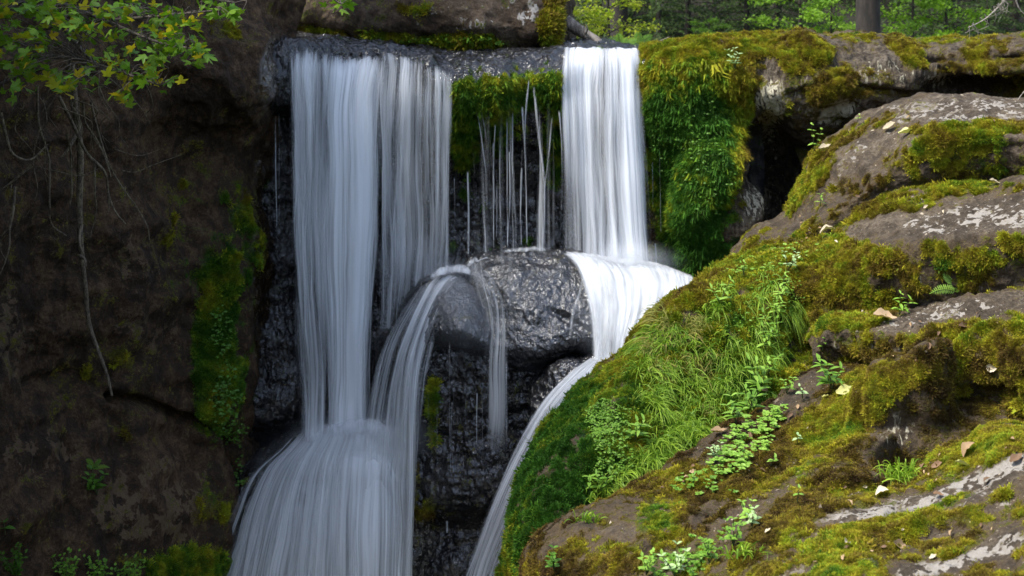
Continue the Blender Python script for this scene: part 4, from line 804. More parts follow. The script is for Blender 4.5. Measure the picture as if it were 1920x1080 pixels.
# single trickles
def trickle(pts, wpx, d, label):
    k_ = len(pts); pts = [(x+(2.2*math.sin(y*.021+x) if 0 < i < k_-1 else 0), y, Y) for i, (x, y, Y) in enumerate(pts)]
    rows = [[(x-wpx*k/2, y, Y), (x, y, Y-.015), (x+wpx*k/2, y, Y)] for (x, y, Y), k in zip(pts, np.linspace(1, .8, len(pts)))]
    water('water_trickle', rows, lambda s, t, px, py: edge(s, .45, .45)*d*(.72+.30*np.sin(py*.045+px*.7)*np.sin(py*.013+px))*sst(0, .05, t)*sst(1, .95, t), nu=7, nv=90, layers=1, mat='water_white', rel=.006, label=label)
TR = [([(877, 318, 15.2), (878, 400, 15.15), (878, 482, 15.0)], 5, .8), ([(892, 196, 15.25), (905, 270, 15.2), (914, 350, 15.15), (914, 478, 15.0)], 8, .7), ([(902, 200, 15.25), (912, 270, 15.2), (915, 360, 15.1), (919, 478, 15.0)], 5, .6),
      ([(925, 262, 15.3), (925, 380, 15.25), (926, 474, 15.)], 4, .65), ([(937, 240, 15.3), (938, 420, 15.25)], 3, .5), ([(950, 208, 15.3), (951, 340, 15.25), (952, 468, 15.)], 4, .7), ([(961, 205, 15.3), (961, 330, 15.2)], 3, .55),
      ([(979, 196, 15.3), (986, 300, 15.2), (988, 466, 15.)], 7, .65), ([(992, 146, 15.4), (985, 230, 15.3), (986, 340, 15.2), (987, 466, 15.0)], 6, .7), ([(1000, 146, 15.4), (1008, 250, 15.3), (1018, 330, 15.2), (1019, 466, 15.)], 9, .68),
      ([(1036, 212, 15.3), (1026, 300, 15.2), (1020, 380, 15.1), (1020, 466, 15.)], 6, .7), ([(1048, 205, 15.3), (1054, 260, 15.2), (1053, 400, 15.1)], 6, .6), ([(842, 155, 15.2), (841, 330, 15.1), (840, 500, 14.95)], 5, .8), ([(852, 330, 15.2), (853, 480, 15.)], 3, .5),
      ([(1222, 215, 15.45), (1224, 350, 15.4), (1228, 490, 15.2)], 6, .75), ([(1236, 232, 15.3), (1237, 350, 15.25), (1239, 440, 15.2)], 4, .65), ([(1230, 455, 15.2), (1232, 500, 15.1)], 9, .9), ([(516, 215, 14.9), (518, 330, 14.9), (519, 430, 14.9)], 4, .6), ([(523, 210, 14.9), (524, 420, 14.9)], 3, .45),
      ([(843, 640, 13.98), (844, 780, 13.95), (845, 900, 13.95)], 3, .45), ([(850, 650, 13.98), (851, 800, 13.95)], 3, .4), ([(906, 670, 13.9), (906, 800, 13.9), (905, 880, 13.9)], 4, .55), ([(918, 680, 13.88), (919, 860, 13.86)], 5, .5), ([(936, 672, 13.85), (937, 860, 13.82)], 7, .6), ([(950, 672, 13.85), (951, 840, 13.82)], 5, .75), ([(838, 976, 13.9), (838, 1000, 13.9)], 6, .6),
      ([(744, 330, 15.), (735, 500, 14.9), (728, 640, 14.9)], 5, .55), ([(722, 360, 15.), (712, 560, 14.9)], 4, .5)]
for k in range(18):
    x_ = rng.uniform(856, 1052) if k < 10 else rng.uniform(800, 960); y_ = rng.uniform(230, 320) if k < 10 else rng.uniform(680, 760); l_ = rng.uniform(60, 180)
    TR.append(([(x_, y_, 15.2 if k < 10 else 14.), (x_+rng.normal(), y_+l_/2, 15.15 if k < 10 else 13.97), (x_+rng.normal()*2, y_+l_, 15.1 if k < 10 else 13.95)], rng.uniform(2, 4), rng.uniform(.3, .5)))
for k, (p_, w_, d_) in enumerate(TR):
    trickle(p_, w_, d_, 'thin trickle of water running down the wet rock')

# ---------------------------------------------------------------- scattered growth
def axes(N, rg, tilt=.25, upmix=.3):
    n = len(N); Z = N+rg.normal(0, tilt, (n, 3)); Z[:, 2] += upmix; Z /= np.linalg.norm(Z, axis=1)[:, None]
    X = rg.normal(size=(n, 3)); X -= (X*Z).sum(1)[:, None]*Z; X /= np.linalg.norm(X, axis=1)[:, None]
    return X, np.cross(Z, X), Z
def euler(X, Y, Z):
    return np.stack([np.arctan2(Y[:, 2], Z[:, 2]), -np.arcsin(np.clip(X[:, 2], -1, 1)), np.arctan2(X[:, 1], X[:, 0])], 1)
def sample(rec, wfn, n, rg):
    G, N, a, o = rec
    A = np.linalg.norm(np.cross(G[1:, :-1]-G[:-1, :-1], G[:-1, 1:]-G[:-1, :-1]), axis=2)
    px, py = proj(G[:-1, :-1]); n_ = N[:-1, :-1]
    W = A*wfn(px, py, n_, {k: v[:-1, :-1] for k, v in a.items()})
    face = -(n_*G[:-1, :-1]).sum(2)/np.linalg.norm(G[:-1, :-1], axis=2)
    W = W*(face > -.15)*(px > -120)*(px < 2040)*(py > -80)*(py < 1180)
    z = zdepth(px, py); W = W*(G[:-1, :-1, 1] < z+.45)
    W = W.ravel(); W = np.clip(W, 0, None)
    if W.sum() <= 0: return None
    idx = rg.choice(len(W), n, p=W/W.sum()); i, j = np.unravel_index(idx, A.shape)
    u, v = rg.random(n)[:, None], rg.random(n)[:, None]
    P = G[i, j]*(1-u)*(1-v)+G[i, j+1]*u*(1-v)+G[i+1, j]*(1-u)*v+G[i+1, j+1]*u*v
    return P, N[i, j], {k: q[i, j] for k, q in a.items()}
def tuft_mesh(name, nb, h, spread, wd, rg, droop=0.):
    V = []; Fc = []
    for k in range(nb):
        a = rg.random()*6.28; r = spread*math.sqrt(rg.random()); b = np.array([math.cos(a)*r, math.sin(a)*r, -.1*h]); 
        d = np.array([math.cos(a), math.sin(a), 0])*rg.uniform(.1, .9)+np.array([0, 0, 1.]); d /= np.linalg.norm(d)
        s_ = np.array([-math.sin(a+rg.normal()), math.cos(a), 0])*wd*.5; L = h*rg.uniform(.6, 1.2)
        m = b+d*L*.55; e = b+d*L+np.array([math.cos(a), math.sin(a), -droop])*L*.3
        c = len(V); V += [b-s_, b+s_, m+s_*.9, m-s_*.9, e]; Fc += [(c, c+1, c+2), (c, c+2, c+3), (c+3, c+2, c+4)]
    return mesh(name, np.array(V), np.array(Fc), smooth=False)
def instancer(name, P, attrs, proto_mesh, mat, parent=None):
    me = mesh(name, P, np.zeros((0, 3), int), attrs)
    o = put(name, me, None, parent)
    po = bpy.data.objects.new(name+'_piece', proto_mesh)
    if not proto_mesh.materials: proto_mesh.materials.append(mat)
    g = bpy.data.node_groups.new(name, 'GeometryNodeTree')
    g.interface.new_socket('Geometry', in_out='INPUT', socket_type='NodeSocketGeometry'); g.interface.new_socket('Geometry', in_out='OUTPUT', socket_type='NodeSocketGeometry')
    gi = g.nodes.new('NodeGroupInput'); go = g.nodes.new('NodeGroupOutput'); ip = g.nodes.new('GeometryNodeInstanceOnPoints'); oi = g.nodes.new('GeometryNodeObjectInfo')
    oi.inputs[0].default_value = po; oi.inputs['As Instance'].default_value = True
    def na(nm, ty): n = g.nodes.new('GeometryNodeInputNamedAttribute'); n.data_type = ty; n.inputs[0].default_value = nm; return n.outputs[0]
    g.links.new(gi.outputs[0], ip.inputs['Points']); g.links.new(oi.outputs['Geometry'], ip.inputs['Instance'])
    g.links.new(na('rot', 'FLOAT_VECTOR'), ip.inputs['Rotation']); g.links.new(na('scl', 'FLOAT'), ip.inputs['Scale'])
    g.links.new(ip.outputs[0], go.inputs[0])
    md = o.modifiers.new('grow', 'NODES'); md.node_group = g
    return o
def tuft_mat(name, stops, trans=.25):
    t = NT(name); h = t.att('hue', 'INSTANCER'); ti = t.att('tint', 'INSTANCER')
    c = t.ramp(h, stops); c = t.mix(ti, t.mix(1., c, (.5, .5, .5), 'MULTIPLY'), t.mix(1., c, (1.5, 1.45, 1.2), 'MULTIPLY'))
    t.l(c, t.b.inputs['Base Color']); t.b.inputs['Roughness'].default_value = .7; t.b.inputs['Specular IOR Level'].default_value = .15
    tr = t.n('ShaderNodeBsdfTranslucent'); t.l(c, tr.inputs[0]); mx = t.n('ShaderNodeMixShader'); mx.inputs[0].default_value = trans
    t.l(t.b.outputs[0], mx.inputs[1]); t.l(tr.outputs[0], mx.inputs[2]); t.l(mx.outputs[0], t.o.inputs[0]); return t.m
HUE = [(.0, (.055, .034, .014)), (.3, (.15, .11, .018)), (.5, (.27, .25, .016)), (.68, (.20, .26, .016)), (.84, (.07, .16, .012)), (1., (.03, .095, .009))]
M['tuft'] = tuft_mat('moss_fronds', HUE)
rg = np.random.default_rng(11)
T1 = tuft_mesh('moss_tuft', 20, .0125, .020, .0042, rg)
T2 = tuft_mesh('moss_hanging_tuft', 9, .05, .016, .005, rg, .4)
def moss(rec_name, idx, n, size=1., thr=.5, kind=T1, hang=False, extra=None, label='moss'):
    rec = ROCKS[rec_name][idx]; n = int(n*(1.6 if not hang else 1.))
    def wf(px, py, N, a):
        G = rec[0][:-1, :-1]
        m = a['moss']+.15*perlin(G*19)
        w = sst(thr, thr+.3, m)*(1+.5*perlin(G*3.)) / np.maximum(G[..., 1], 5)**1.
        if extra is not None: w = w*extra(px, py)
        return w
    r = sample(rec, wf, n, rg)
    if r is None: return
    P, N, a = r
    if hang:
        N2 = N*.35+np.array([0, 0, -1.]); X, Y, Z = axes(N2, rg, .12, 0)
    else: X, Y, Z = axes(N, rg, .3, .25)
    big = fbm(P*2.3, 3); 
    hue = np.clip(a['hue']+.22*big+.10*rg.normal(size=n)+.25*perlin(P*9), 0, 1)
    at_ = {'rot': euler(X, Y, Z), 'scl': size*np.exp(rg.normal(0, .35, n))*(1+.5*perlin(P*6)), 'hue': hue, 'tint': np.clip(.5+.6*perlin(P*14)+.18*rg.normal(size=n), 0, 1)}
    o = instancer('moss', P, at_, kind, M['tuft']); tag(o, label, None, None, 'stuff')
moss('rock_slab', 0, 22000, .85, .5); moss('rock_slab', 1, 22000, .85, .5); moss('rock_slab', 2, 26000, .8, .5)
moss('mossy_mound', 0, 64000, .95, .42); moss('rock_ramp', 0, 46000, .65, .5); moss('rock_slab', 3, 56000, .58, .55)
moss('cave_wall', 0, 50000, .85, .5); moss('left_cliff', 0, 13000, 1.0, .55); moss('head_wall', 0, 22000, 1.1, .45); moss('boulder', 0, 8000, 1.8, .55); moss('wet_rock_face', 0, 1500, 1.4, .55)
moss('head_wall', 0, 18000, .95, .40, T2, True, lambda x, y: (y > 110)*(y < 470)*(x > 840)*(x < 1260)); moss('cave_wall', 0, 9000, 1.0, .55, T2, True, lambda x, y: (y > 110)*(x < 1420))
moss('rock_slab', 2, 4000, .45, .5, T2, True, lambda x, y: y > 620); moss('rock_slab', 1, 3000, .45, .5, T2, True, lambda x, y: y > 470)

# ---- grass
def blades(P, N, L, wd, rg, out=.6, upw=.5, grav=1., seg=5, jit=.55):
    n = len(P); d = N*out+rg.normal(0, jit, (n, 3)); d[:, 2] += upw; d /= np.linalg.norm(d, axis=1)[:, None]
    t = np.linspace(0, 1, seg)[None, :, None]; L = L[:, None, None]
    Q = P[:, None]+L*(d[:, None]*t+np.array([0, 0, -1.])*grav*t*t*.9)
    T = np.gradient(Q, axis=1); sd_ = np.cross(T, P[:, None]/np.linalg.norm(P, axis=1)[:, None, None]+rg.normal(0, .4, (n, 1, 3))); sd_ /= np.linalg.norm(sd_, axis=2)[..., None]+1e-9
    wv = (wd*(1-t**2*.95))/2
    V = np.concatenate([Q-sd_*wv, Q+sd_*wv], 1)
    k = np.arange(seg-1); base = np.arange(n)[:, None]*2*seg
    Fc = np.stack([base+k, base+k+1, base+seg+k+1, base+seg+k], -1).reshape(-1, 4)
    return V.reshape(-1, 3), Fc
M['grass'] = leaf_mat('green_grass', (.07, .17, .014), (.36, .50, .05), .35, .5, obj=False)
M['straw'] = leaf_mat('drying_grass', (.12, .17, .02), (.42, .34, .10), .3, .6, obj=False)
def grass(name, rec, region, n, L, wd, mat, label, kind='stuff', **kw):
    nc = max(n//22, 6)
    P0, N0, a = sample(rec, lambda px, py, N_, a_: (blob(px, py, region) > .25)*blob(px, py, region), nc, rg)
    w_ = rg.random(nc)**1.5+.1; k_ = rg.choice(nc, n, p=w_/w_.sum()); lean = rg.normal(0, .45, (nc, 3)); cl = rg.normal(size=nc)[k_]*.6
    P = P0[k_]+rg.normal(0, .022, (n, 3)); N = N0[k_]+lean[k_]; ln = L*rg.uniform(.45, 1.2, n)*(1.15+.35*np.clip(cl, -1, 2))
    V, Fc = blades(P, N, ln, wd, rg, **kw); seg = kw.get('seg', 5)
    ti = (np.clip(.5+.28*rg.normal(size=n)+.3*cl, 0, 1)[:, None]*np.tile(np.linspace(.3, 1.1, seg), 2)[None]).ravel()  # shade of the gaps between blades painted as darker tint at the base
    o = put(name, mesh(name, V, Fc, {'tint': ti}), M[mat]); return tag(o, label, None, None, kind)
m1r = ROCKS['mossy_mound'][0]; rpr = ROCKS['rock_ramp'][0]
grass('grass', m1r, [(1300, 720, 75, 110, 25, 1.), (1230, 680, 40, 70, 20, .8)], 3300, .15, .0085, 'grass', 'green grass hanging down the face of the mossy mound', grav=.85, upw=.65)
grass('dry_grass', m1r, [(1265, 660, 50, 80, 15, 1.), (1300, 640, 50, 60, 0, .8), (1330, 740, 30, 60, 20, .4)], 1300, .15, .008, 'straw', 'straw coloured grass on the mossy mound', grav=.7, upw=.8)
grass('grass', m1r, [(1430, 620, 50, 100, 10, 1.), (1400, 700, 60, 60, 0, .7), (1380, 760, 60, 30, -35, .6)], 1700, .14, .006, 'grass', 'fine trailing grass under the leafy plants of the mound', grav=1.3)
grass('grass', m1r, [(1200, 900, 90, 26, -30, 1.), (1270, 840, 60, 30, -35, .9), (1110, 955, 40, 18, -40, .6)], 2200, .20, .010, 'grass', 'bright grass fringe along the crease under the mound', grav=.75, upw=.7)
grass('grass', m1r, [(1350, 555, 16, 30, 0, 1.), (1440, 560, 16, 60, 0, .8)], 300, .16, .010, 'grass', 'grass blades at the top of the mound', grav=1.1)

# ---- leaves and plants
def leaf_shape(L, wd, fold=.25, curl=.3, n=5):
    V = []; Fc = []
    for i in range(n+1):
        t = i/n; w_ = wd*.5*math.sin(math.pi*min(1, t*.96+.03))**.8*(1.15-.4*t); z = -curl*L*t*t
        V += [(-w_, L*t, z+fold*w_), (0, L*t, z), (w_, L*t, z+fold*w_)]
    for i in range(n):
        a = 3*i; Fc += [(a, a+1, a+4, a+3), (a+1, a+2, a+5, a+4)]
    return np.array(V), np.array(Fc)
LEAF = {}
for nm, (l_, w_, cu) in {'lance': (.075, .026, .25), 'oval': (.05, .03, .2), 'round': (.035, .03, .15)}.items():
    v, f = leaf_shape(l_, w_, .3, cu); LEAF[nm] = (mesh('leaf_'+nm, v, f), v, f)
for nm, c1, c2 in [('pl_bright', (.14, .28, .03), (.28, .44, .07)), ('pl_pale', (.26, .40, .16), (.42, .54, .26)), ('pl_mid', (.09, .20, .02), (.19, .34, .04)), ('pl_dark', (.05, .12, .015), (.09, .20, .02))]:
    M[nm] = leaf_mat('leaf_green_'+nm[3:], c1, c2, .3, .4)
    M[nm+'_a'] = leaf_mat('foliage_green_'+nm[3:], c1, c2, .3, .4, obj=False)
M['stem'] = bark_mat('green_brown_stem', (.05, .07, .02), (.10, .13, .04))
LM = {}
def leafm(shape, mat):
    k = (shape, mat)
    if k not in LM: m_ = LEAF[shape][0].copy(); m_.name = 'leaf'; m_.materials.clear(); m_.materials.append(M[mat]); LM[k] = m_
    return LM[k]
def frame(d, upv=None):
    d = Vector(d).normalized(); u = Vector(upv or (0, 0, 1)); x = d.cross(u)
    if x.length < 1e-3: x = Vector((1, 0, 0))
    x.normalize(); z = x.cross(d); return Matrix((x, d, z)).transposed()
def plant_leaves(h, pairs, lsize, stems, rgx):
    """list of (matrix 3x3, location, scale) in plant space and stem tubes"""
    out = []; st = []
    for s in range(stems):
        a = rgx.random()*6.28; lean = np.array([math.cos(a), math.sin(a)])*h*rgx.uniform(.1, .5)*(stems > 1)+rgx.normal(0, .04, 2)*h
        hh = h*rgx.uniform(.65, 1.05); top = np.array([lean[0], lean[1]-.15*h, hh]); mid = top*.5+np.array([0, 0, .06*h])
        pts = np.array([[0, 0, -.01], mid, top]); st.append(tube(pts, [.004, .003, .0015], 5, 3))
        for k in range(pairs):
            t = (k+1)/pairs; p = pts[0]*(1-t)**2+2*mid*t*(1-t)+top*t*t
            for q in (0, 1):
                b = k*1.57+q*math.pi+rgx.normal(0, .25); el = rgx.uniform(-.1, .5)+.4*(t > .9)
                d = (math.cos(b)*math.cos(el), math.sin(b)*math.cos(el), math.sin(el))
                out.append((frame(d), Vector(p), lsize*(1.1-.45*t)*rgx.uniform(.8, 1.15)))
    return out, st
def plant(name, px, py, h, pairs, lsize, shape, mat, label, cat='plant', stems=1, parts=True, group=None, seed=0):
    P, N = surf(px, py); rgx = np.random.default_rng(int(px*7+py)+seed)
    h = h*1.15; lsize = lsize*1.3; P = P+N*.0; root = empty(name, P, label, cat, group, (R(12), 0, 0))
    lv, st = plant_leaves(h, pairs, lsize, stems, rgx)
    v, f = join(st); put('stem', mesh('stem', v, f), M['stem'], root)
    if parts:
        for m3, p, s in lv:
            o = put('leaf', leafm(shape, mat), None, root); o.matrix_local = Matrix.Translation(p) @ m3.to_4x4() @ Matrix.Scale(s, 4)
    else:
        V0, F0 = LEAF[shape][1:]; pp = [((V0*s) @ np.array(m3).T+np.array(p), F0) for m3, p, s in lv]
        v, f = join(pp); put('foliage', mesh('foliage', v, f, {'tint': np.repeat(rgx.random(len(lv)), len(V0))}), M[mat+'_a'], root)
    return root
G1 = 'leafy plants rooted in the rock of the right bank'
PL = [
 ('leafy_plant', 1378, 128, .20, 3, 1.0, 'oval', 'pl_pale', 'pale leaved plant hanging at the crest of the mossy pillar', 5, 1),
 ('leafy_plant', 1527, 282, .24, 4, .95, 'oval', 'pl_bright', 'upright green plant in the corner between cave and upper slab', 2, 1),
 ('leafy_plant', 1608, 228, .10, 2, .7, 'oval', 'pl_bright', 'tiny green plant under the grey overhang', 1, 0),
 ('leafy_plant', 1560, 728, .24, 4, 1.15, 'lance', 'pl_mid', 'bushy plant at the upper end of the mossy ramp', 4, 1),
 ('leafy_plant', 1542, 655, .12, 3, .8, 'oval', 'pl_mid', 'small plant just above the bushy plant, against the third ledge', 1, 1),
 ('leafy_plant', 1686, 588, .16, 4, .95, 'lance', 'pl_bright', 'green plant standing beside the large dry leaf on the third ledge', 2, 1),
 ('leafy_plant', 1402, 775, .26, 4, 1.2, 'lance', 'pl_mid', 'largest leafy plant in the crease below the mound', 3, 1),
 ('leafy_plant', 1425, 735, .24, 4, 1.15, 'lance', 'pl_bright', 'long leaved plant above the largest one in the crease', 3, 1),
 ('leafy_plant', 1440, 700, .20, 3, 1.0, 'lance', 'pl_mid', 'plant halfway up the mound face beside the trailing grass', 2, 1),
 ('leafy_plant', 1455, 640, .26, 4, .9, 'lance', 'pl_mid', 'tall thin plant on the upper mound face', 2, 1),
 ('leafy_plant', 1452, 590, .24, 4, .85, 'lance', 'pl_bright', 'leafy shoot hanging from the top of the mound', 2, 1),
 ('leafy_plant', 1478, 505, .16, 3, .8, 'oval', 'pl_pale', 'pale plant on the flat top of the mound', 4, 1),
 ('leafy_plant', 1395, 515, .10, 2, .7, 'oval', 'pl_bright', 'small plant on the left shoulder of the mound top', 3, 0),
 ('leafy_plant', 1350, 570, .20, 4, 1.0, 'lance', 'pl_bright', 'pale shoot with drooping leaves at the upper left of the mound', 2, 1),
 ('leafy_plant', 1190, 825, .20, 4, 1.1, 'lance', 'pl_bright', 'leafy plant beside the small leaved creeper', 2, 1),
 ('leafy_plant', 1105, 925, .16, 3, 1.1, 'lance', 'pl_mid', 'leafy shoot at the lower left end of the grass fringe', 1, 1),
 ('leafy_plant', 1495, 828, .08, 2, .75, 'oval', 'pl_pale', 'single seedling on bare moss right of the seedling patch', 1, 1),
 ('leafy_plant', 1495, 938, .08, 2, .7, 'oval', 'pl_bright', 'single seedling low on the ramp beside the knob', 1, 1),
 ('leafy_plant', 1400, 975, .14, 3, .75, 'oval', 'pl_bright', 'seedling at the top of the lower green clump', 3, 1),
 ('leafy_plant', 1375, 1020, .16, 3, .7, 'oval', 'pl_mid', 'leafy clump above the lower grass blades', 5, 0),
 ('leafy_plant', 1330, 1055, .16, 3, .7, 'oval', 'pl_mid', 'leafy clump near the bottom edge of the ramp', 5, 0),
 ('leafy_plant', 1212, 1075, .18, 4, .8, 'oval', 'pl_bright', 'leafy clump growing at the very foot of the ramp', 5, 0),
 ('leafy_plant', 1040, 1068, .16, 3, .8, 'oval', 'pl_dark', 'dark green plant in the shadow under the end of the ramp', 4, 0),
 ('leafy_plant', 1538, 385, .10, 3, .7, 'lance', 'pl_bright', 'thin sprout growing on the grey upper slab', 1, 0),
 ('leafy_plant', 1790, 545 if False else 548, .001, 1, .1, 'oval', 'pl_bright', '', 0, 0),
 ('leafy_plant', 182, 925, .22, 3, 1.3, 'oval', 'pl_dark', 'dark plant hanging on the brown cliff', 5, 1),
 ('leafy_plant', 10, 1000, .10, 2, 1.4, 'oval', 'pl_dark', 'pair of green leaves at the left edge of the cliff', 1, 1),
]
for (nm, x, y, h, pr, ls, sh, mt, lab, stn, prt) in PL:
    if stn: plant(nm, x, y, h, pr, ls, sh, mt, lab, 'plant', stn, bool(prt), G1 if x > 900 else 'plants on the left cliff')
for (x, y, h, pr, ls, sh, mt, lab, stn) in [
 (1465, 560, .2, 4, .8, 'lance', 'pl_bright', 'bright shoot against the dark upper right of the mound', 2), (1435, 655, .2, 4, .9, 'lance', 'pl_bright', 'bright leafy shoot in the middle of the mound face', 2), (1380, 790, .18, 3, 1.0, 'lance', 'pl_bright', 'low plant left of the largest leafy plant', 3),
 (1475, 735, .12, 3, .8, 'oval', 'pl_bright', 'rounded leaved plant right of the largest leafy plant', 3), (1505, 745, .08, 2, .8, 'oval', 'pl_pale', 'small pale plant at the right end of the crease', 2), (1340, 860, .12, 3, .7, 'oval', 'pl_pale', 'pale plant at the left of the seedling patch', 3), (1445, 870, .08, 2, .8, 'oval', 'pl_bright', 'seedling at the lower right of the seedling patch', 2),
 (1130, 930, .2, 4, .9, 'lance', 'pl_mid', 'slender plant in the grass fringe', 2), (1410, 985, .12, 3, .8, 'oval', 'pl_pale', 'pale plant at the right of the lower green clump', 2), (1265, 1078, .16, 3, .8, 'oval', 'pl_pale', 'pale leafy plant at the bottom edge of the picture', 4), (1300, 905, .06, 2, .6, 'oval', 'pl_mid', 'tiny plant on the green stain of the ramp', 2)]:
    plant('leafy_plant', x, y, h, pr, ls, sh, mt, lab, 'plant', stn, True, G1)
# bushes at the foot of the left cliff
for x, lab in ((30, 'small dark bush in the lower left corner'), (130, 'leftmost green bush at the foot of the cliff'), (190, 'taller green bush at the foot of the cliff'), (250, 'right hand green bush at the foot of the cliff')):
    plant('bush', x, 1100 if x > 60 else 1085, .26, 4, 1.0, 'round', 'pl_dark' if x < 100 else 'pl_mid', lab, 'bush', 14, False, 'bushes at the foot of the left cliff')
# seedling carpets
def carpet(name, rec, region, n, mat, shape, sz, label, lift=.02, per=5, drape=False):
    P, N, a = sample(rec, lambda px, py, N_, a_: (blob(px, py, region) > .35)*blob(px, py, region), n, rg)
    V0, F0 = LEAF[shape][1:]; parts = []; ti = []
    for p, nn in zip(P, N):
        c = p+nn*rg.uniform(.2, 2.2)*lift; yaw = rg.random()*6.28; s0 = sz*rg.uniform(.45, 1.5); r_ = rg.random()
        for k in range(per):
            b = yaw+k*6.28/per+rg.normal(0, .2); d = Vector((math.cos(b), math.sin(b), rg.uniform(0, .5)-(.8 if drape else 0)))+Vector(nn)*.2
            m3 = np.array(frame(d, tuple(nn*.7+np.array([0, -.3, .5])+rg.normal(0, .35, 3))))
            parts.append(((V0*s0) @ m3.T+c, F0)); ti += [np.clip(r_+rg.normal(0, .15), 0, 1)]*len(V0)
    v, f = join(parts); o = put(name, mesh(name, v, f, {'tint': ti}), M[mat]); return tag(o, label, None, None, 'stuff')
carpet('seedlings', rpr, [(1405, 830, 55, 32, -30, 1.), (1370, 880, 40, 18, 0, .8), (1455, 785, 30, 14, -40, .8)], 300, 'pl_bright_a', 'oval', .5, 'patch of bright seedlings on the mossy ramp', .035, 6)
carpet('seedlings', rpr, [(1310, 905, 60, 20, -20, 1.), (1350, 920, 40, 14, 0, .6)], 50, 'pl_mid_a', 'oval', .5, 'scattered seedlings below the bright patch', .02, 5)
carpet('seedlings', m1r, [(1450, 490, 90, 20, -15, 1.), (1480, 500, 30, 14, 0, .9)], 110, 'pl_bright_a', 'round', .55, 'seedlings on top of the mossy mound', .02, 5)
carpet('creeper', m1r, [(1140, 800, 36, 42, 0, 1.), (1150, 880, 38, 40, 0, .9)], 1500, 'pl_mid_a', 'round', .36, 'small leaved creeper on the shaded face of the mound', .03, 3, True)
carpet('creeper', m1r, [(1460, 560, 50, 60, 0, 1.), (1400, 600, 60, 40, 0, .5)], 500, 'pl_mid_a', 'round', .32, 'tiny leaves climbing the upper face of the mound', .02, 3, True)
carpet('creeper', rpr, [(1350, 1040, 70, 30, -25, 1.), (1270, 1070, 50, 20, -10, .8)], 260, 'pl_mid_a', 'round', .55, 'leafy ground cover along the lower edge of the ramp', .04, 4)
carpet('creeper', ROCKS['left_cliff'][0], [(415, 740, 24, 50, 0, 1.), (405, 620, 20, 60, 0, .6), (430, 800, 18, 16, 0, .8), (440, 870, 10, 50, 0, .5)], 380, 'pl_dark_a', 'round', .6, 'small leaved plants hanging on the mossy corner of the cliff', .05, 3, True)
carpet('creeper', ROCKS['cave_wall'][0], [(1310, 240, 40, 60, 0, 1.), (1330, 340, 50, 60, 0, .7), (1235, 280, 12, 60, 0, .8)], 210, 'pl_dark_a', 'round', .5, 'tiny leaves on the mossy pillar', .03, 3, True)
carpet('creeper', ROCKS['boulder'][0], [(770, 76, 60, 10, 0, 1.), (880, 78, 60, 12, 0, 1.)], 200, 'pl_mid_a', 'round', .7, 'tiny leaves along the foot of the big boulder', .03, 4)
# fern on the second slab
def fern(px, py, size, nf, label, cat='fern', Y=None, group=None, mat='pl_bright', face=-1.2, seed=0):
    P, N = surf(px, py) if Y is None else (at(px, py, Y), None); rgx = np.random.default_rng(int(px)+seed)
    root = empty('fern', P, label, cat, group)
    for k in range(nf):
        a = math.pi*(.06+.88*(k+.5)/nf)+rgx.normal(0, .10); L = size*rgx.uniform(.75, 1.1); dy = rgx.uniform(-.5, .1)
        pts = [np.array([math.cos(a)*L*t, dy*L*t, math.sin(a)*L*t-.42*L*t*t]) for t in np.linspace(0, 1, 7)]
        parts = [tube(pts, [.0035]*6+[.0015], 4, 2)]
        T = np.gradient(np.array(pts), axis=0)
        for t in np.linspace(.12, .98, 14):
            i = min(int(t*6), 5); fr = t*6-i; p = pts[i]*(1-fr)+pts[i+1]*fr; d = Vector(T[i]).normalized(); sdv = d.cross(Vector((0, -1, .3))).normalized()
            ll = L*.145*math.sin(math.pi*(t*.82+.15))
            for q in (-1, 1):
                v, f = leaf_shape(ll, ll*.30, .1, .2, 3); m3 = np.array(frame(sdv*q+d*.4, (0, -1, .4))); parts.append((v @ m3.T+p, f))
        v, f = join(parts); put('frond', mesh('frond', v, f, {'tint': np.full(len(v), rgx.random())}), M[mat+'_a'], root)
    return root
fern(1795, 548, .30, 5, 'small fern growing from the face of the second slab')
fern(176, 880, .2, 4, 'small fern on the brown cliff above the hanging plant', mat='pl_mid')
# tuft of grass in the notch
def tuft(px, py, n, L, wd, label, mat='grass'):
    P, N = surf(px, py); root = empty('grass_tuft', P, label, 'grass tuft')
    Pn = rg.normal(0, .035, (n, 3))*np.array([1.6, 1, .2]); Nn = np.tile(np.array([0, -.5, .6]), (n, 1))
    V, Fc = blades(Pn, Nn, L*rg.uniform(.6, 1.1, n), wd, rg, .5, .9, .75, 6, .42)
    put('blades', mesh('blades', V, Fc, {'tint': np.repeat(rg.random(n), 12)}), M[mat], root)
tuft(1690, 895, 110, .30, .009, 'tuft of long grass in the notch of the ramp')
tuft(1392, 1040, 50, .20, .009, 'tuft of bright grass blades by the lower leafy clump')
tuft(1105, 975, 40, .20, .009, 'arching grass tuft at the lower end of the crease')
tuft(1345, 575, 26, .18, .012, 'broad bladed grass tuft at the upper left of the mound')
tuft(1560, 442, 20, .08, .008, 'short grass tuft in the corner of the second slab')
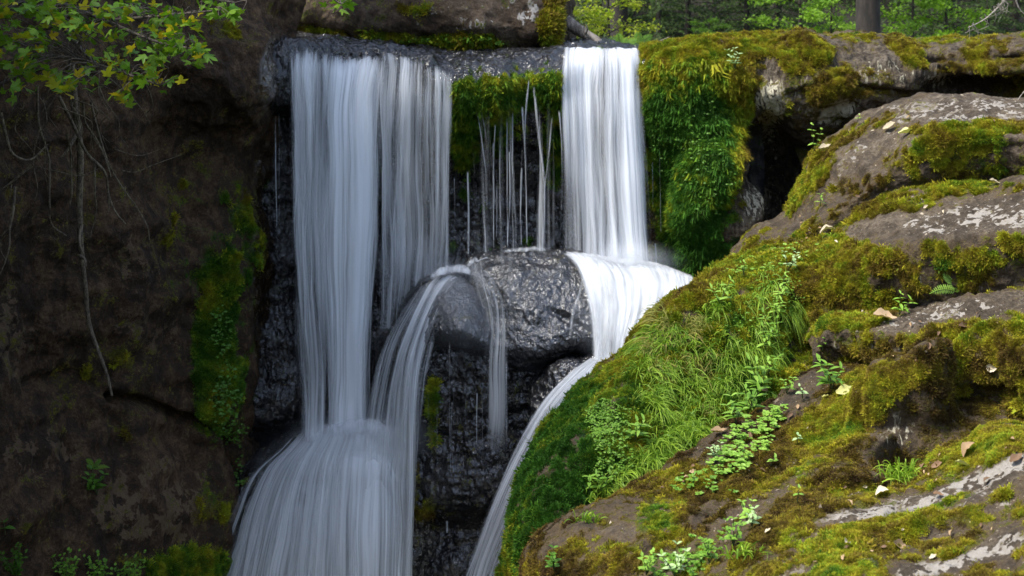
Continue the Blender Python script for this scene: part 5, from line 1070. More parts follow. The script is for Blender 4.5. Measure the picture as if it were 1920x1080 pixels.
# ---------------------------------------------------------------- maple over the left cliff
def maple_shape():
    ang = [(-90, .12), (-150, .30), (-170, .50), (170, .38), (158, .72), (150, .95), (140, .70), (122, .46), (112, .78), (100, .92), (90, 1.10)]
    pts = []
    for a, r in ang: pts.append((math.cos(R(a))*r, math.sin(R(a))*r))
    full = [(-x, y) for x, y in pts[::-1]][1:-1]
    return pts+full
ms = maple_shape()
def maple_mesh(fold):
    V = [(0, -.05, 0)]+[(x, y+.0, -fold*(abs(x)**1.3)-.18*max(y, 0)**2) for x, y in ms]; n = len(ms)
    Fc = [(0, 1+i, 1+(i+1) % n) for i in range(n)]
    return mesh('leaf', np.array(V)*.5, np.array(Fc), smooth=False)
M['mg'] = leaf_mat('maple_leaf_green', (.08, .18, .014), (.19, .30, .025), .35, .45)
M['my'] = leaf_mat('maple_leaf_yellow', (.50, .34, .02), (.55, .48, .04), .35, .5)
M['myg'] = leaf_mat('maple_leaf_turning', (.24, .28, .02), (.40, .38, .03), .35, .5)
MPM = {}
for k in ('mg', 'my', 'myg'):
    MPM[k] = []
    for f in (.1, .35, .6):
        m_ = maple_mesh(f); m_.materials.append(M[k]); MPM[k].append(m_)
M['twig'] = bark_mat('grey_brown_twig', (.05, .04, .03), (.15, .12, .09), (1, 1, 1), 40)
M['root'] = bark_mat('pale_root_bark', (.05, .038, .024), (.19, .15, .095), (1, 1, .4), 45)
maple = empty('maple_tree', at(-60, 260, 11.4), 'maple with green and yellowing leaves hanging over the left cliff', 'tree')
mo = Vector(maple.location)
def loc_(p): return np.array(p)-np.array(mo)
v, f = tube([loc_(at(x, y, Y)) for x, y, Y in [(-60, 260, 11.6), (-70, 60, 11.2), (-60, -200, 10.9), (-30, -600, 10.6), (20, -1100, 10.6)]], [.10, .09, .08, .06, .03], 10, 5); put('trunk', mesh('trunk', v, f), M['twig'], maple)
BR = [[(-60, 120, 11.3), (60, 60, 10.9), (180, 40, 10.6), (300, 30, 10.3), (400, 20, 10.2)], [(-60, 150, 11.3), (40, 110, 10.8), (140, 110, 10.5), (240, 140, 10.2), (300, 160, 10.1)], [(-60, 60, 11.2), (80, 0, 10.8), (200, 40, 10.5), (300, 80, 10.3), (385, 95, 10.2)],
      [(-60, 200, 11.4), (20, 150, 11.0), (90, 130, 10.8), (160, 150, 10.6)], [(-60, -60, 11.), (120, -60, 10.6), (280, -20, 10.4), (440, 5, 10.3)], [(-60, -200, 10.9), (150, -190, 10.4), (400, -120, 10.2), (560, -40, 10.1), (640, 8, 10.1)], [(170, 20, 10.8), (160, 60, 10.9), (130, 120, 11.), (128, 150, 11.1)], [(90, 0, 11.), (150, 90, 11.), (210, 130, 10.9), (225, 100, 10.9)]]
BOBJ, BPTS, LEAVES, EXTRA = [], [], [], []
for b in BR:
    v, f = tube([loc_(at(*p)) for p in b], np.linspace(.022, .006, len(b)), 6, 5); BOBJ.append(put('branch', mesh('branch', v, f), M['twig'], maple))
    B_ = np.array([at(*p) for p in b]); BPTS.append(herm(B_, np.arange(len(B_)), np.linspace(0, len(B_)-1, 30)))
CL = [(55, 20, 70, 22, 32, .08), (190, 22, 70, 22, 20, .15), (330, 25, 60, 22, 16, .12), (420, 20, 28, 16, 9, 0), (290, 55, 45, 18, 10, .3), (55, 80, 40, 26, 14, .35), (18, 90, 22, 26, 8, .1), (150, 55, 50, 22, 12, .3), (232, 138, 48, 14, 10, .95), (275, 150, 34, 20, 9, .5), (228, 180, 14, 14, 5, .3),
      (110, 152, 55, 14, 10, .5), (50, 130, 40, 16, 7, .3), (275, 92, 36, 14, 6, .15), (325, 84, 34, 12, 12, .03), (372, 104, 20, 18, 10, 0), (300, 100, 30, 16, 7, .0), (205, 70, 30, 20, 6, .6), (190, 120, 30, 16, 6, .4), (118, 165, 10, 12, 3, .9), (632, 8, 18, 8, 5, 0), (20, 165, 20, 10, 3, .1)]
rgm = np.random.default_rng(5)
CLS = [(x, y, rx, ry, yp) for (x, y, rx, ry, n, yp) in CL for k in range(int(n*2.4))]; rgm.shuffle(CLS)
for (x, y, rx, ry, yp) in CLS:
    for k in range(1):
        px, py = x+rgm.normal()*rx*.7, y+rgm.normal()*ry*.7; Y = rgm.uniform(9.9, 10.9)
        kind = 'mg' if rgm.random() > yp+.1 else ('my' if rgm.random() < .55 else 'myg')
        q_ = at(px, py, Y); bi = int(np.argmin([min(np.linalg.norm(q_-s_) for s_ in B_) for B_ in BPTS]))
        if len(LEAVES) >= 300: EXTRA.append(q_); continue
        o = put('leaf', MPM[kind][rgm.integers(3)], None, BOBJ[bi], loc=loc_(q_)); LEAVES.append((q_, BPTS[bi]))
        o.rotation_euler = (R(rgm.uniform(30, 85)), R(rgm.normal(0, 25)), R(rgm.uniform(120, 240)))
        s_ = rgm.uniform(.095, .155); o.scale = (s_,)*3
tw = []
for q_, B_ in LEAVES:
    s_ = B_[np.argmin(np.linalg.norm(B_-q_, axis=1))]; mid_ = (q_+s_)/2+np.array([rgm.normal()*.04, 0, .05]); tw.append(tube([loc_(s_), loc_(mid_), loc_(q_)], [.004, .003, .0018], 4, 3))
v, f = join(tw); o = put('twigs', mesh('twigs', v, f), M['twig'], maple); o['kind'] = 'stuff'
# unseen canopy added above the frame to shade the cliff, one leaf mass
P_ = []
for k in range(3800):
    px, py, Y = rgm.uniform(-900, 380), rgm.uniform(-1500, -30), rgm.uniform(8.6, 12.2)
    if py > -500 and px > -200 and rgm.random() < .8: continue
    P_.append(at(px, py, Y))
n0_ = len(P_); P_ = np.array(P_+EXTRA); n_ = len(P_)
base = np.array(maple_mesh(.2).vertices[0].co)
mv = np.array([v.co for v in MPM['mg'][1].vertices]); mf = np.array([tuple(p.vertices) for p in MPM['mg'][1].polygons])
X, Y_, Z = axes(np.tile([0, -.4, .8], (n_, 1)), rgm, .5, 0)
sc = rgm.uniform(.10, .16, n_)
V = P_[:, None]+sc[:, None, None]*(mv[None, :, 0:1]*X[:, None]+mv[None, :, 1:2]*Y_[:, None]+mv[None, :, 2:3]*Z[:, None])
Fc = (mf[None]+np.arange(n_)[:, None, None]*len(mv)).reshape(-1, 3)
M['mg_a'] = leaf_mat('maple_foliage_green', (.06, .16, .014), (.17, .28, .025), .35, .45, obj=False)
o = put('foliage', mesh('foliage', V.reshape(-1, 3)-np.array(mo), Fc, {'tint': np.repeat(rgm.random(n_), len(mv))}, smooth=False), M['mg_a'], maple); o['kind'] = 'stuff'

# ---------------------------------------------------------------- hanging roots
def root(pts, r, label, group=None, twigs=()):
    r = r*1.35; P0 = at(*pts[0]); e = empty('hanging_root', P0, label, 'root', group)
    v, f = tube([at(*p)-P0 for p in pts], np.linspace(r, r*.3, len(pts)), 6, 6); put('main_root', mesh('main_root', v, f), M['root'], e)
    for tw in twigs:
        v, f = tube([at(*p)-P0 for p in tw], np.linspace(r*.5, r*.15, len(tw)), 5, 5); put('rootlet', mesh('rootlet', v, f), M['root'], e)
GR = 'roots hanging from the maple over the cliff'
root([(132, 120, 11.8), (140, 200, 12.0), (150, 280, 12.2), (149, 400, 12.3), (153, 480, 12.4), (160, 540, 12.5), (168, 610, 12.6), (185, 660, 12.6), (200, 700, 12.6), (210, 742, 12.6)], .026, 'thickest and longest root, reaching far down the cliff', GR,
     [[(150, 480, 12.3), (160, 490, 12.2), (162, 500, 12.2)], [(153, 420, 12.3), (150, 460, 12.2), (158, 478, 12.2)], [(145, 250, 12.1), (120, 290, 12.), (108, 300, 12.)]])
root([(70, 160, 11.6), (72, 230, 11.7), (92, 300, 11.8), (93, 380, 11.8), (100, 425, 11.9), (125, 442, 11.9)], .010, 'root curling sharply at its lower end left of the thickest one', GR, [[(75, 240, 11.7), (62, 300, 11.7), (70, 360, 11.7), (48, 407, 11.7)]])
root([(110, 180, 11.6), (140, 240, 11.7), (165, 290, 11.8), (195, 320, 11.8), (205, 370, 11.9), (218, 400, 11.9), (236, 420, 11.9)], .012, 'root curving down to the right of the thickest one', GR, [[(190, 315, 11.8), (150, 330, 11.8), (110, 322, 11.8), (60, 310, 11.8)], [(205, 370, 11.9), (200, 405, 11.9), (195, 412, 11.9)]])
root([(155, 190, 11.6), (160, 230, 11.7), (180, 260, 11.8), (205, 320, 11.8), (208, 332, 11.8)], .009, 'short root crossing in front of the tangle', GR)
root([(170, 190, 11.7), (185, 250, 11.8), (205, 310, 11.9), (228, 350, 12.), (260, 395, 12.1), (278, 430, 12.1), (280, 450, 12.1)], .008, 'rightmost long thin root with a pale tip', GR, [[(235, 350, 12.), (232, 370, 12.), (210, 380, 12.)], [(230, 320, 12.), (250, 323, 12.), (285, 310, 12.), (340, 290, 12.2)], [(215, 280, 12.), (260, 292, 12.), (300, 280, 12.1)]])
root([(125, 250, 11.6), (132, 280, 11.7), (133, 330, 11.8), (135, 360, 11.8), (130, 390, 11.8)], .009, 'straight short root beside the thickest one', GR)
root([(178, 300, 11.8), (178, 360, 11.8), (180, 400, 11.9), (168, 446, 11.9)], .008, 'thin root hanging between the two curved ones', GR)
root([(0, 210, 11.2), (10, 250, 11.3), (25, 290, 11.4), (55, 300, 11.5), (90, 270, 11.6)], .014, 'thick looping root near the left edge', GR)
root([(60, 310, 11.3), (30, 335, 11.3), (10, 350, 11.3), (-20, 370, 11.3)], .008, 'twig sloping down to the left edge', GR, [[(22, 345, 11.3), (18, 370, 11.3), (5, 395, 11.3)]])
root([(28, 350, 11.2), (24, 400, 11.2), (18, 430, 11.2), (17, 465, 11.2), (10, 490, 11.2), (0, 514, 11.2)], .009, 'pale forked root low at the left edge', GR, [[(18, 428, 11.2), (5, 440, 11.2), (2, 470, 11.2), (12, 488, 11.2)]])
root([(270, 150, 11.), (285, 190, 11.3), (282, 205, 11.5), (262, 225, 11.6), (252, 240, 11.6)], .005, 'thin bent twig right of the yellow leaves', GR)
for k in range(16):   # fine rootlets of the tangle
    x0 = rgm.uniform(0, 230); y0 = rgm.uniform(130, 230); pts = [(x0, y0, 11.6)]
    for j in range(4): pts.append((pts[-1][0]+rgm.normal(8, 22), pts[-1][1]+rgm.uniform(15, 55), 11.6+.08*j))
    root(pts, .004, 'fine brown rootlet in the tangle under the maple', GR)

# ---------------------------------------------------------------- forest behind
nx, ny = 120, 90
xs = np.linspace(-45, 45, nx); ys = np.linspace(0, 1, ny)**1.5*80+18.5
XX, YY = np.meshgrid(xs, ys)
ZZ = -1.45+.0*XX+.012*(YY-20)+.42*np.maximum(YY-27, 0)**1.05+.25*fbm(np.stack([XX*.25, YY*.25, XX*0], -1), 3)*sst(19, 26, YY)+.06*perlin(np.stack([XX, YY, XX*0], -1))
ZZ += -.35*sst(1.5, .3, np.abs(XX-.9))*sst(22, 18.5, YY)
t = NT('forest_floor'); n1_ = t.noise(t.pos(), 3, 5); t.l(t.ramp(n1_, [(.35, (.008, .006, .004)), (.55, (.014, .013, .006)), (.7, (.02, .024, .008))]), t.b.inputs['Base Color']); t.b.inputs['Roughness'].default_value = .95; t.l(t.bump(n1_, .2), t.b.inputs['Normal'])
tag(put('hillside', mesh('hillside', np.stack([XX, YY, ZZ], -1), grid_faces(ny, nx)), t.m), 'wooded hillside behind the falls', kind='structure')
def hz(x, y): return float(ZZ[np.argmin(np.abs(ys-y)), np.argmin(np.abs(xs-x))])
rgf = np.random.default_rng(21)
def cloud(centers, n_each, sig, size, rgx, shape='oval', aspect=1., flat=.5):
    V0, F0 = leaf_shape(size, size*.55*aspect, .3, .2, 2)
    C_ = np.repeat(np.array(centers), n_each, 0); n = len(C_); P = C_+rgx.normal(size=(n, 3))*np.array(sig)
    X, Y, Z = axes(np.tile([0, -.3, .8], (n, 1)), rgx, .5, 0); s = rgx.uniform(.6, 1.3, n)
    V = P[:, None]+s[:, None, None]*(V0[None, :, 0:1]*X[:, None]+V0[None, :, 1:2]*Y[:, None]+V0[None, :, 2:3]*Z[:, None])
    Fc = (F0[None]+np.arange(n)[:, None, None]*len(V0)).reshape(-1, 4)
    ti = np.clip(np.repeat(np.repeat(rgx.random(len(centers)), n_each)*.6+rgx.random(n)*.4, len(V0)), 0, 1)
    return V.reshape(-1, 3), Fc, ti
def broadleaf(h, rad, nb, nl, lsz, rgx):
    """sapling: trunk, limbs, crown of leaf clusters on sprays; returns meshes"""
    tr = [tube([(0, 0, -.3), (rgx.normal()*.05, 0, h*.5), (rgx.normal()*.1, 0, h)], [.045, .03, .01], 7, 4)]; lb_ = []; cs = []
    for k in range(nb):
        z = h*(.08+.92*(k+.5)/nb); a = k*2.4; r = rad*(1-.5*abs(z/h-.4))*rgx.uniform(.7, 1.1)
        p = [np.array([0, 0, z]), np.array([math.cos(a)*r*.5, math.sin(a)*r*.5, z+.18*r]), np.array([math.cos(a)*r, math.sin(a)*r, z+.12*r])]
        lb_.append(tube(p, [.016, .010, .004], 5, 3))
        for t_ in np.linspace(.35, 1, 5):
            q = (1-t_)**2*p[0]+2*t_*(1-t_)*p[1]+t_*t_*p[2]
            for m in range(2): cs.append(q+rgx.normal(size=3)*np.array([.16, .16, .08])*rad*.5)
    v, f = join(tr); v2, f2 = join(lb_); vc, fc, ti = cloud(cs, nl, (.13*rad*.6, .13*rad*.6, .05), lsz, rgx)
    return mesh('trunk', v, f), mesh('limbs', v2, f2), mesh('crown', vc, fc, {'tint': ti}, smooth=False)
def conifer(h, rad, nb, rgx):
    tr = tube([(0, 0, -.4), (0, 0, h*.5), (0, 0, h)], [.09*h/4, .06*h/4, .01], 8, 4); nv_ = []; bw = []
    for k in range(nb):
        z = h*(k/nb)**1.05; a = k*2.4+rgx.normal()*.3; L = rad*(1-z/h)*rgx.uniform(.75, 1.1)+.15
        d = np.array([math.cos(a), math.sin(a), 0]); p = [np.array([0, 0, z]), d*L*.5+np.array([0, 0, z+.02*L]), d*L+np.array([0, 0, z-.22*L])]
        bw.append(tube(p, [.014, .008, .003], 4, 3)); sdv = np.array([-d[1], d[0], 0])
        for t_ in np.linspace(.15, 1, 9):
            q = (1-t_)**2*p[0]+2*t_*(1-t_)*p[1]+t_*t_*p[2]
            for s_ in (-1, 1):
                ll = L*.34*(1.1-t_*.75); e = q+(sdv*s_+d*.8)*ll*.7+np.array([0, 0, -.25*ll]); m_ = 7
                tt = rgx.random(m_)[:, None]; B = q*(1-tt)+e*tt; D = (e-q)/np.linalg.norm(e-q)*.05+rgx.normal(0, .022, (m_, 3)); W = rgx.normal(0, .012, (m_, 3))
                nv_.append(np.stack([B-W, B+W, B+D*1.6], 1))
                W2 = np.cross(e-q, [0, 0, 1.]); W2 = W2/np.linalg.norm(W2)*.022; nv_.append(np.stack([q-W2, q+W2, e], 0)[None])
    V = np.concatenate(nv_).reshape(-1, 3); Fc = np.arange(len(V)).reshape(-1, 3)
    vb, fb = join(bw)
    return mesh('trunk', *tr), mesh('boughs', vb, fb), mesh('crown', V, Fc, {'tint': np.repeat(rgx.random(len(Fc)), 3)}, smooth=False)
M['bark'] = bark_mat('dark_tree_bark', (.012, .009, .006), (.035, .026, .018), (1, 1, .25), 14)
M['fl'] = leaf_mat('forest_leaf_bright', (.10, .22, .02), (.24, .38, .04), .45, .5, obj=False)
M['fm'] = leaf_mat('forest_leaf_mid', (.05, .13, .015), (.12, .20, .03), .4, .5, obj=False)
M['fy'] = leaf_mat('forest_leaf_yellowing', (.16, .26, .03), (.42, .42, .04), .45, .5, obj=False)
M['fc'] = leaf_mat('spruce_needles', (.025, .055, .014), (.075, .115, .03), .2, .6, obj=False)
M['fc2'] = leaf_mat('spruce_needles_light', (.04, .085, .02), (.09, .14, .035), .3, .6, obj=False)
protoB = [broadleaf(2.6, 1.15, 15, 20, .085, rgf) for _ in range(2)]; protoC = [conifer(5.5, 1.9, 60, rgf) for _ in range(2)]
def tree(name, pr, px, Y, sc, mat, label, cat, group, sink=0.):
    x = (px-960)/F*Y; z = hz(x, Y)-sink
    e = empty(name, (x, Y, z), label, cat, group, (0, 0, rgf.uniform(0, 6.28))); e.scale = (sc, sc, sc*rgf.uniform(.9, 1.1))
    for m_, mt in zip(pr, (M['bark'], M['bark'], M[mat])):
        mm = m_.copy() if m_.name.startswith('crown') else m_
        mm.materials.clear(); mm.materials.append(mt); put(['trunk', 'limbs', 'crown'][pr.index(m_)], mm, None, e)
    return e
GB = 'leafy saplings behind the rocks'; GC = 'spruces on the slope behind the falls'
for px, Y, sc, mt, k, lab in [(1075, 19.3, .55, 'fy', 0, 'yellowing shrub right of the big boulder, behind the fallen log'), (1140, 20.3, .7, 'fy', 1, 'shrub with yellow leaves behind the ferns'), (1330, 22, .34, 'fm', 1, 'low leafy shrub just behind the crest of the mossy pillar'),
      (1500, 23.5, .8, 'fl', 0, 'bright green sapling left of the big trunk'), (1560, 23.0, .6, 'fl', 1, 'bright green sapling touching the big trunk'), (1712, 22.6, .7, 'fl', 1, 'bright green sapling right of the big trunk'), (1775, 22.6, .7, 'fl', 0, 'bright green sapling over the dip of the crest')]:
    tree('sapling', protoB[k], px, Y, sc, mt, lab, 'sapling', GB, .25)
for i, (px, Y, sc, mt) in enumerate([(1235, 24.5, .5, 'fc'), (1290, 25.5, .6, 'fc'), (1400, 25, .55, 'fc'), (1455, 24.5, .5, 'fc'), (1850, 24.5, .6, 'fc'), (1905, 25.5, .6, 'fc'), (1230, 27, .75, 'fc'), (1300, 30, 1., 'fc2'), (1360, 27, .8, 'fc'), (1420, 31, 1.1, 'fc'), (1460, 26.5, .6, 'fc2'), (1540, 29, 1., 'fc'), (1600, 33, 1.2, 'fc'), (1690, 29, 1., 'fc2'), (1780, 27, .9, 'fc'), (1860, 30, 1.1, 'fc'), (1930, 26, .8, 'fc2'), (1180, 31, 1.1, 'fc'), (1120, 27, .9, 'fc'), (1050, 30, 1.1, 'fc'), (950, 34, 1.3, 'fc'), (700, 33, 1.3, 'fc'), (400, 34, 1.4, 'fc'), (2050, 30, 1.2, 'fc'), (1250, 36, 1.4, 'fc'), (1480, 37, 1.4, 'fc'), (1740, 36, 1.4, 'fc')]):
    tree('spruce', protoC[i % 2], px, Y, sc, mt, [('dark' if mt == 'fc' else 'paler')+' young spruce '+(w_ := ('behind the head of the left falls' if px < 1040 else 'behind the log and yellow shrubs' if px < 1200 else 'behind the crest of the mossy pillar' if px < 1400 else 'behind the crest left of the big trunk' if px < 1600 else 'behind the crest between trunk and right edge' if px < 1900 else 'at the right edge of the forest'))][0], 'spruce', GC+(', paler ' if mt == 'fc2' else ', dark ')+w_, .5)
def trunk(px, Y, r, h, label, lean=0.):
    x = (px-960)/F*Y; z = hz(x, Y); e = empty('forest_tree', (x, Y, z-.3), label, 'tree')
    G_ = tube([(0, 0, 0), (0, 0, .5), (lean*.2, 0, h*.3), (lean*.6, .1, h*.7), (lean, 0, h)], [r*1.5, r*1.08, r, r*.7, r*.2], 26, 14); v, f = G_
    v = v+ (v*np.array([1, 1, 0]))*(.10*ridge(v*np.array([9, 9, 1.4]), 3))[:, None]
    put('trunk', mesh('trunk', v, f), M['bark'], e)
    parts = []; cs = []
    for k in range(26):
        zz = h*(.35+.62*k/26); a = k*2.4; L = (h-zz)*.32+.5; d = np.array([math.cos(a), math.sin(a), -.12]); p0 = np.array([lean*zz/h, 0, zz]); parts.append(tube([p0, p0+d*L*.5, p0+d*L], [.04, .02, .008], 5, 3))
        for t_ in np.linspace(.3, 1, 6): cs.append(p0+d*L*t_)
    v, f = join(parts); put('boughs', mesh('boughs', v, f), M['bark'], e)
    vc, fc, ti = cloud(cs, 22, (.22, .22, .10), .16, rgf, aspect=.5); put('crown', mesh('crown', vc, fc, {'tint': ti}, smooth=False), M['fc'], e)
trunk(1628, 21.8, .165, 13, 'thick dark tree trunk rising behind the crest')
trunk(1342, 34, .16, 15, 'farther thin trunk between the spruces', .3); trunk(1160, 24.5, .14, 11, 'grey trunk behind the yellowing shrubs', -.2); trunk(1905, 33, .2, 15, 'dim trunk near the right edge')
# undergrowth covering the slope
cs = [];
for k in range(1300):
    Y = 26.5+rgf.random()**1.2*16; x = rgf.uniform(-.12, .42)*Y; cs.append((x, Y, hz(x, Y)+rgf.uniform(-.1, .5)))
vc, fc, ti = cloud(cs, 22, (.3, .3, .12), .10, rgf); tag(put('undergrowth', mesh('undergrowth', vc, fc, {'tint': ti}, smooth=False), M['fc2']), 'dim undergrowth on the forest slope', kind='stuff')
for i, (px, Y, s_, lab) in enumerate([(1165, 18.4, .42, 'fern with broad fronds behind the lip of the right fall'), (1195, 18.8, .5, 'taller fern beside the shrub behind the right fall'), (1125, 18.2, .3, 'small fern by the lower end of the log'), (1070, 18.6, .3, 'fern tucked behind the fallen log'), (1290, 19.5, .3, 'fern behind the crest of the mossy pillar')]):
    fern(px, 100, s_, 9, lab, Y=Y, mat='pl_mid' if i % 2 else 'pl_bright', group='ferns behind the right fall', face=-1.5+1.5, seed=i)
# fallen log
M['log'] = bark_mat('grey_log_bark', (.10, .08, .06), (.34, .29, .235), (1, .3, .3), 22)
P0 = at(1000, 6, 17.9); e = empty('fallen_log', P0, 'grey fallen log slanting down to the lip of the right fall', 'log')
v, f = tube([at(x, y, Y)-P0 for x, y, Y in [(1000, 6, 18.2), (1050, 34, 17.9), (1090, 60, 17.7), (1145, 94, 17.5)]], [.10, .085, .075, .045], 16, 14); v = v+.012*perlin(v*9)[:, None]; put('trunk', mesh('trunk', v, f), M['log'], e)
v, f = tube([at(x, y, Y)-P0 for x, y, Y in [(1098, 64, 17.6), (1101, 52, 17.5), (1098, 46, 17.5)]], [.014, .01, .005], 6, 3); put('branch_stub', mesh('branch_stub', v, f), M['log'], e)
P0 = at(1200, 89, 17.); e = empty('dead_twig', P0, 'thin bare twig leaning up from the lip of the right fall', 'twig')
v, f = tube([at(x, y, Y)-P0 for x, y, Y in [(1200, 89, 17.), (1230, 79, 16.9), (1256, 69, 16.8)]], [.007, .005, .003], 5, 4); put('main_stem', mesh('main_stem', v, f), M['log'], e)
# dead branches at the upper right
M['dead'] = bark_mat('grey_dead_twig', (.16, .14, .11), (.34, .30, .25), (1, 1, 1), 40)
P0 = at(1935, -60, 13.5); e = empty('dead_branch', P0, 'bare grey dead branch hanging in at the upper right', 'branch')
DB = [[(1935, -60, 13.5), (1900, -20, 13.4), (1870, 15, 13.3), (1840, 40, 13.2), (1815, 52, 13.2)], [(1935, -60, 13.5), (1905, 0, 13.4), (1912, 18, 13.4), (1925, 30, 13.4)]]
for k in range(20):
    t_ = rgm.random(); x, y = 1905-90*t_, -20+70*t_; DB.append([(x, y, 13.3), (x+rgm.normal(0, 6)+8, y+rgm.uniform(6, 14), 13.3), (x+rgm.normal(4, 12), y+rgm.uniform(14, 30), 13.3)])
for i, b in enumerate(DB):
    v, f = tube([at(*p)-P0 for p in b], np.linspace(.012 if i < 2 else .004, .003 if i < 2 else .0015, len(b)), 5, 5); put('main_stem' if i < 2 else 'side_twig', mesh('twig', v, f), M['dead'], e)
P0 = at(1925, 160, 13.2); e = empty('dead_twig', P0, 'bare twig poking in at the right edge above the upper slab', 'twig')
v, f = tube([at(x, y, Y)-P0 for x, y, Y in [(1932, 160, 13.2), (1920, 172, 13.2), (1908, 188, 13.2)]], [.006, .005, .004], 5, 3); put('main_stem', mesh('main_stem', v, f), M['dead'], e)

# ---------------------------------------------------------------- dead leaves
def dry_leaf(L, seed):
    r_ = np.random.default_rng(seed); n = 7; V = []; Fc = []
    for i in range(n+1):
        t_ = i/n; w_ = .30*L*math.sin(math.pi*min(1, t_*.92+.06))*(1+.25*r_.normal()*.5); z = .16*L*math.sin(t_*3+seed)
        for s_ in (-1, -.5, 0, .5, 1): V.append((s_*w_, L*(t_-.5), z+abs(s_)**1.5*w_*(.5+.35*r_.random())+.02*L*r_.normal()))
    for i in range(n):
        for j in range(4): a = 5*i+j; Fc.append((a, a+1, a+6, a+5))
    return np.array(V), np.array(Fc)
for k, c1, c2 in (('dl_pale', (.34, .28, .19), (.55, .48, .36)), ('dl_tan', (.26, .17, .09), (.42, .30, .18)), ('dl_brown', (.09, .055, .03), (.20, .12, .07)), ('dl_yel', (.40, .38, .12), (.55, .52, .22))): M[k] = leaf_mat('dry_leaf_'+k[3:], c1, c2, .15, .65)
DLM = {}
for s_ in range(5):
    for k in ('dl_pale', 'dl_tan', 'dl_brown', 'dl_yel'):
        v, f = dry_leaf(1., s_); m_ = mesh('dry_leaf', v, f); m_.materials.append(M[k]); DLM[k, s_] = m_
def fallen(px, py, Lpx, mat, label, group=None, yaw=None):
    P, N = surf(px, py); L = Lpx/F*P[1]; m3 = frame((math.cos(yaw if yaw is not None else rgm.random()*6.28), math.sin(yaw or 0)+rgm.normal()*.5, 0), tuple(N)); 
    d = Vector((math.cos(yaw), math.sin(yaw)*.3, 0)) if yaw is not None else Vector(rgm.normal(size=3)); n = Vector(N); d = (d-n*d.dot(n)).normalized(); x = d.cross(n)
    m3 = Matrix((x, d, n)).transposed()
    o = put('fallen_leaf', DLM[mat, int(rgm.integers(5))], None); o.matrix_world = Matrix.Translation(Vector(P)+n*.10*L) @ m3.to_4x4() @ Matrix.Scale(L, 4)
    return tag(o, label, 'leaf', group)
GL = 'dry leaves fallen on the right bank'
SP = [(1668, 238, 26, 'dl_pale', 'large pale leaf with a pointed tip on the upper slab', 0), (1702, 246, 34, 'dl_yel', 'narrow yellowish leaf beside the large pale one on the upper slab', 0), (1547, 276, 24, 'dl_pale', 'pale leaf lodged at the left edge of the upper slab by the cave', .6), (1553, 437, 30, 'dl_pale', 'pale leaf lying where the second slab meets the mound', 0),
      (1660, 596, 44, 'dl_tan', 'large tan leaf at the corner of the third ledge beside the green plant', .2), (1586, 733, 36, 'dl_yel', 'largest pale green leaf at the top of the ramp, below the bushy plant', 0), (1548, 743, 14, 'dl_yel', 'small green-yellow leaf left of the largest one', .8), (1348, 808, 30, 'dl_tan', 'long brown leaf above the bright seedling patch', .5), (1860, 690, 24, 'dl_pale', 'pale leaf high on the right ledge face', 0),
      (1757, 873, 22, 'dl_brown', 'curled brown leaf right of the long grass tuft', 0), (1806, 872, 28, 'dl_yel', 'folded yellow green leaf right of the curled brown one', 0), (1820, 846, 34, 'dl_tan', 'long narrow leaf above the folded yellow one', .5), (1906, 860, 30, 'dl_brown', 'shrivelled grey leaf at the right edge on the nearest slab', 1.), (1655, 926, 26, 'dl_pale', 'pale leaf on the upper rim of the nearest slab', 0),
      (1760, 928, 20, 'dl_brown', 'dark curled leaf on the pale bare rock', 0), (1852, 900, 14, 'dl_brown', 'small dark leaf at the end of the pale rock band', 0), (1687, 1022, 30, 'dl_tan', 'tan leaf with a folded edge in the middle of the nearest slab', -.5), (1587, 1020, 22, 'dl_pale', 'narrow pale leaf near the bottom of the nearest slab', 1.3), (1750, 1044, 16, 'dl_pale', 'small round pale leaf by the lower pale rock band', 0), (1693, 993, 7, 'dl_pale', 'tiny bright round leaf on the nearest slab', 0),
      (1440, 995, 14, 'dl_pale', 'small white leaf right of the lower green clump', 1.), (1430, 730, 20, 'dl_tan', 'tan leaf among the seedlings in the crease', .3), (1865, 342, 20, 'dl_pale', 'pale curled leaf at the rim of the second slab', 0), (1736, 388, 10, 'dl_pale', 'small round pale leaf on the mossy second slab', 0), (1808, 612, 20, 'dl_brown', 'dark leaf on the grey top of the third ledge', 0), (1430, 882, 12, 'dl_brown', 'dark leaf below the seedling patch', 0)]
for x, y, L, m_, lab, yw in SP: fallen(x, y, L, m_, lab, None, yw)
for (x0, y0, x1, y1, n, sz, wh) in [(1440, 400, 1540, 440, 6, 9, 'on the lower end of the upper slab'), (1600, 370, 1880, 400, 5, 9, 'on the second slab'), (1560, 590, 1900, 600, 6, 10, 'on the third ledge'), (1640, 240, 1900, 215, 3, 8, 'high on the upper slab'), (1300, 880, 1560, 740, 10, 10, 'on the ramp near the seedlings'), (1350, 480, 1560, 450, 5, 9, 'on top of the mossy mound'), (1500, 960, 1900, 830, 13, 11, 'on the upper half of the nearest slab'), (1450, 1060, 1880, 980, 10, 11, 'on the lower half of the nearest slab'), (1620, 720, 1760, 640, 5, 9, 'below the face of the third ledge'), (1200, 950, 1330, 870, 4, 11, 'on the ramp below the grass fringe')]:
    for k in range(n):
        t_ = rgm.random(); m_ = ['dl_pale', 'dl_tan', 'dl_brown', 'dl_brown', 'dl_brown', 'dl_tan'][rgm.integers(6)]; cn = {'dl_pale': 'pale', 'dl_tan': 'tan', 'dl_brown': 'dark brown'}[m_]
        fallen(x0+(x1-x0)*t_+rgm.normal()*8, y0+(y1-y0)*t_+rgm.normal()*12, sz*rgm.uniform(.5, 1.5), m_, 'small %s dry leaf scrap lying %s' % (cn, wh), cn+' dry leaf scraps '+wh)
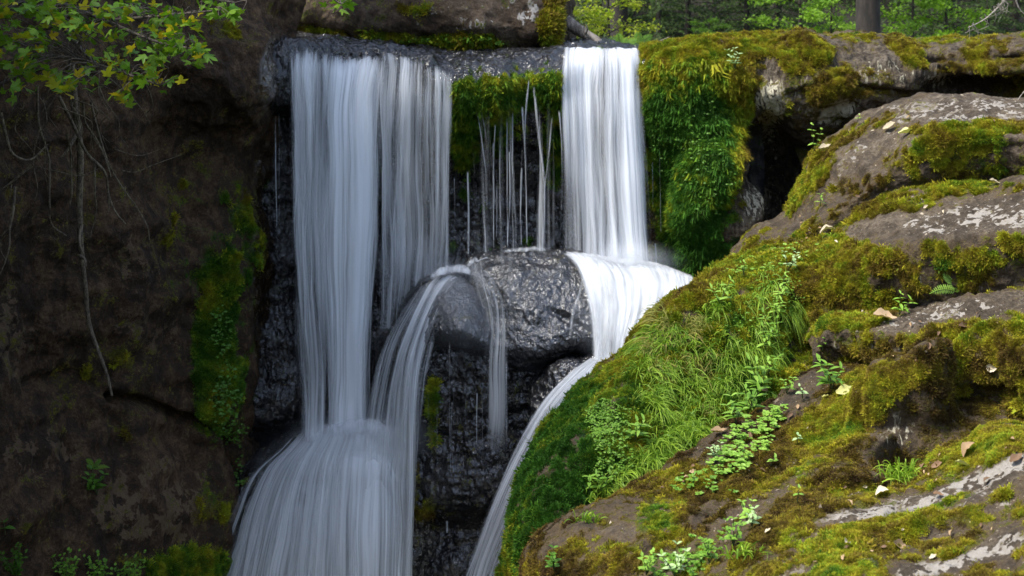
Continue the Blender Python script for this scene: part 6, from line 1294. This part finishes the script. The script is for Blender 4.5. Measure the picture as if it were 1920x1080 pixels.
# crumbs of litter
def litter(rec, region, n, sz, label):
    P, N, a = sample(rec, lambda px, py, N_, a_: blob(px, py, region)*sst(.3, .8, N_[..., 2]), n, rg)
    X, Y, Z = axes(N, rg, .4, 0); s = sz*np.exp(rg.normal(0, .5, n))
    q = np.array([(-1, 0, 0), (0, -.4, .15), (1, 0, .1), (0, .5, .2)])
    V = P[:, None]+s[:, None, None]*(q[None, :, 0:1]*X[:, None]+q[None, :, 1:2]*Y[:, None]+q[None, :, 2:3]*Z[:, None])
    Fc = np.arange(4*n).reshape(n, 4); o = put('litter', mesh('litter', V.reshape(-1, 3), Fc, {'tint': np.repeat(rg.random(n), 4)}, smooth=False), M['crumb']); tag(o, label, kind='stuff')
M['crumb'] = leaf_mat('litter_crumbs', (.06, .04, .025), (.40, .34, .26), .1, .8, obj=False)
litter(rpr, [(1450, 850, 250, 150, -30, 1.)], 900, .007, 'crumbs of dead needles and leaves on the ramp')
litter(ROCKS['rock_slab'][3][0] if False else ROCKS['rock_slab'][3], [(1700, 960, 300, 150, 0, 1.)], 1200, .006, 'crumbs of dead needles and leaves on the nearest slab')
litter(ROCKS['rock_slab'][1], [(1700, 400, 300, 50, 0, 1.)], 300, .008, 'crumbs on the second slab'); litter(ROCKS['rock_slab'][2], [(1750, 600, 250, 40, 0, 1.)], 400, .008, 'crumbs on the third ledge'); litter(ROCKS['rock_slab'][0], [(1700, 260, 350, 100, 0, 1.)], 300, .008, 'crumbs on the upper slab')

# ---------------------------------------------------------------- unseen wooded slopes added behind and right of the viewer to block low sky light
aa = np.linspace(R(75), R(262), 90); rr_ = np.linspace(0, 1, 36)
AA, RR = np.meshgrid(aa, rr_); RD = 13+RR*36
OZ = -5+RR*17+1.2*fbm(np.stack([np.sin(AA)*3, np.cos(AA)*3, RR*4], -1), 3)
OG = np.stack([np.sin(AA)*RD, np.cos(AA)*RD, OZ], -1)
tag(put('sky_block_slope', mesh('sky_block_slope', OG, grid_faces(36, 90)), t.m), 'unseen wooded slope added behind the viewer to block low sky light', kind='structure')
cs = []
for k in range(900):
    i_, j_ = rgf.integers(2, 36), rgf.integers(0, 90); cs.append(OG[i_, j_]+np.array([rgf.normal()*.6, rgf.normal()*.6, abs(rgf.normal())*2.2]))
vc, fc, ti = cloud(cs, 24, (1.0, 1.0, .8), .7, rgf); tag(put('sky_block_woods', mesh('sky_block_woods', vc, fc, {'tint': ti}, smooth=False), M['fc']), 'unseen woods added on the slope behind the viewer to block low sky light', kind='stuff')
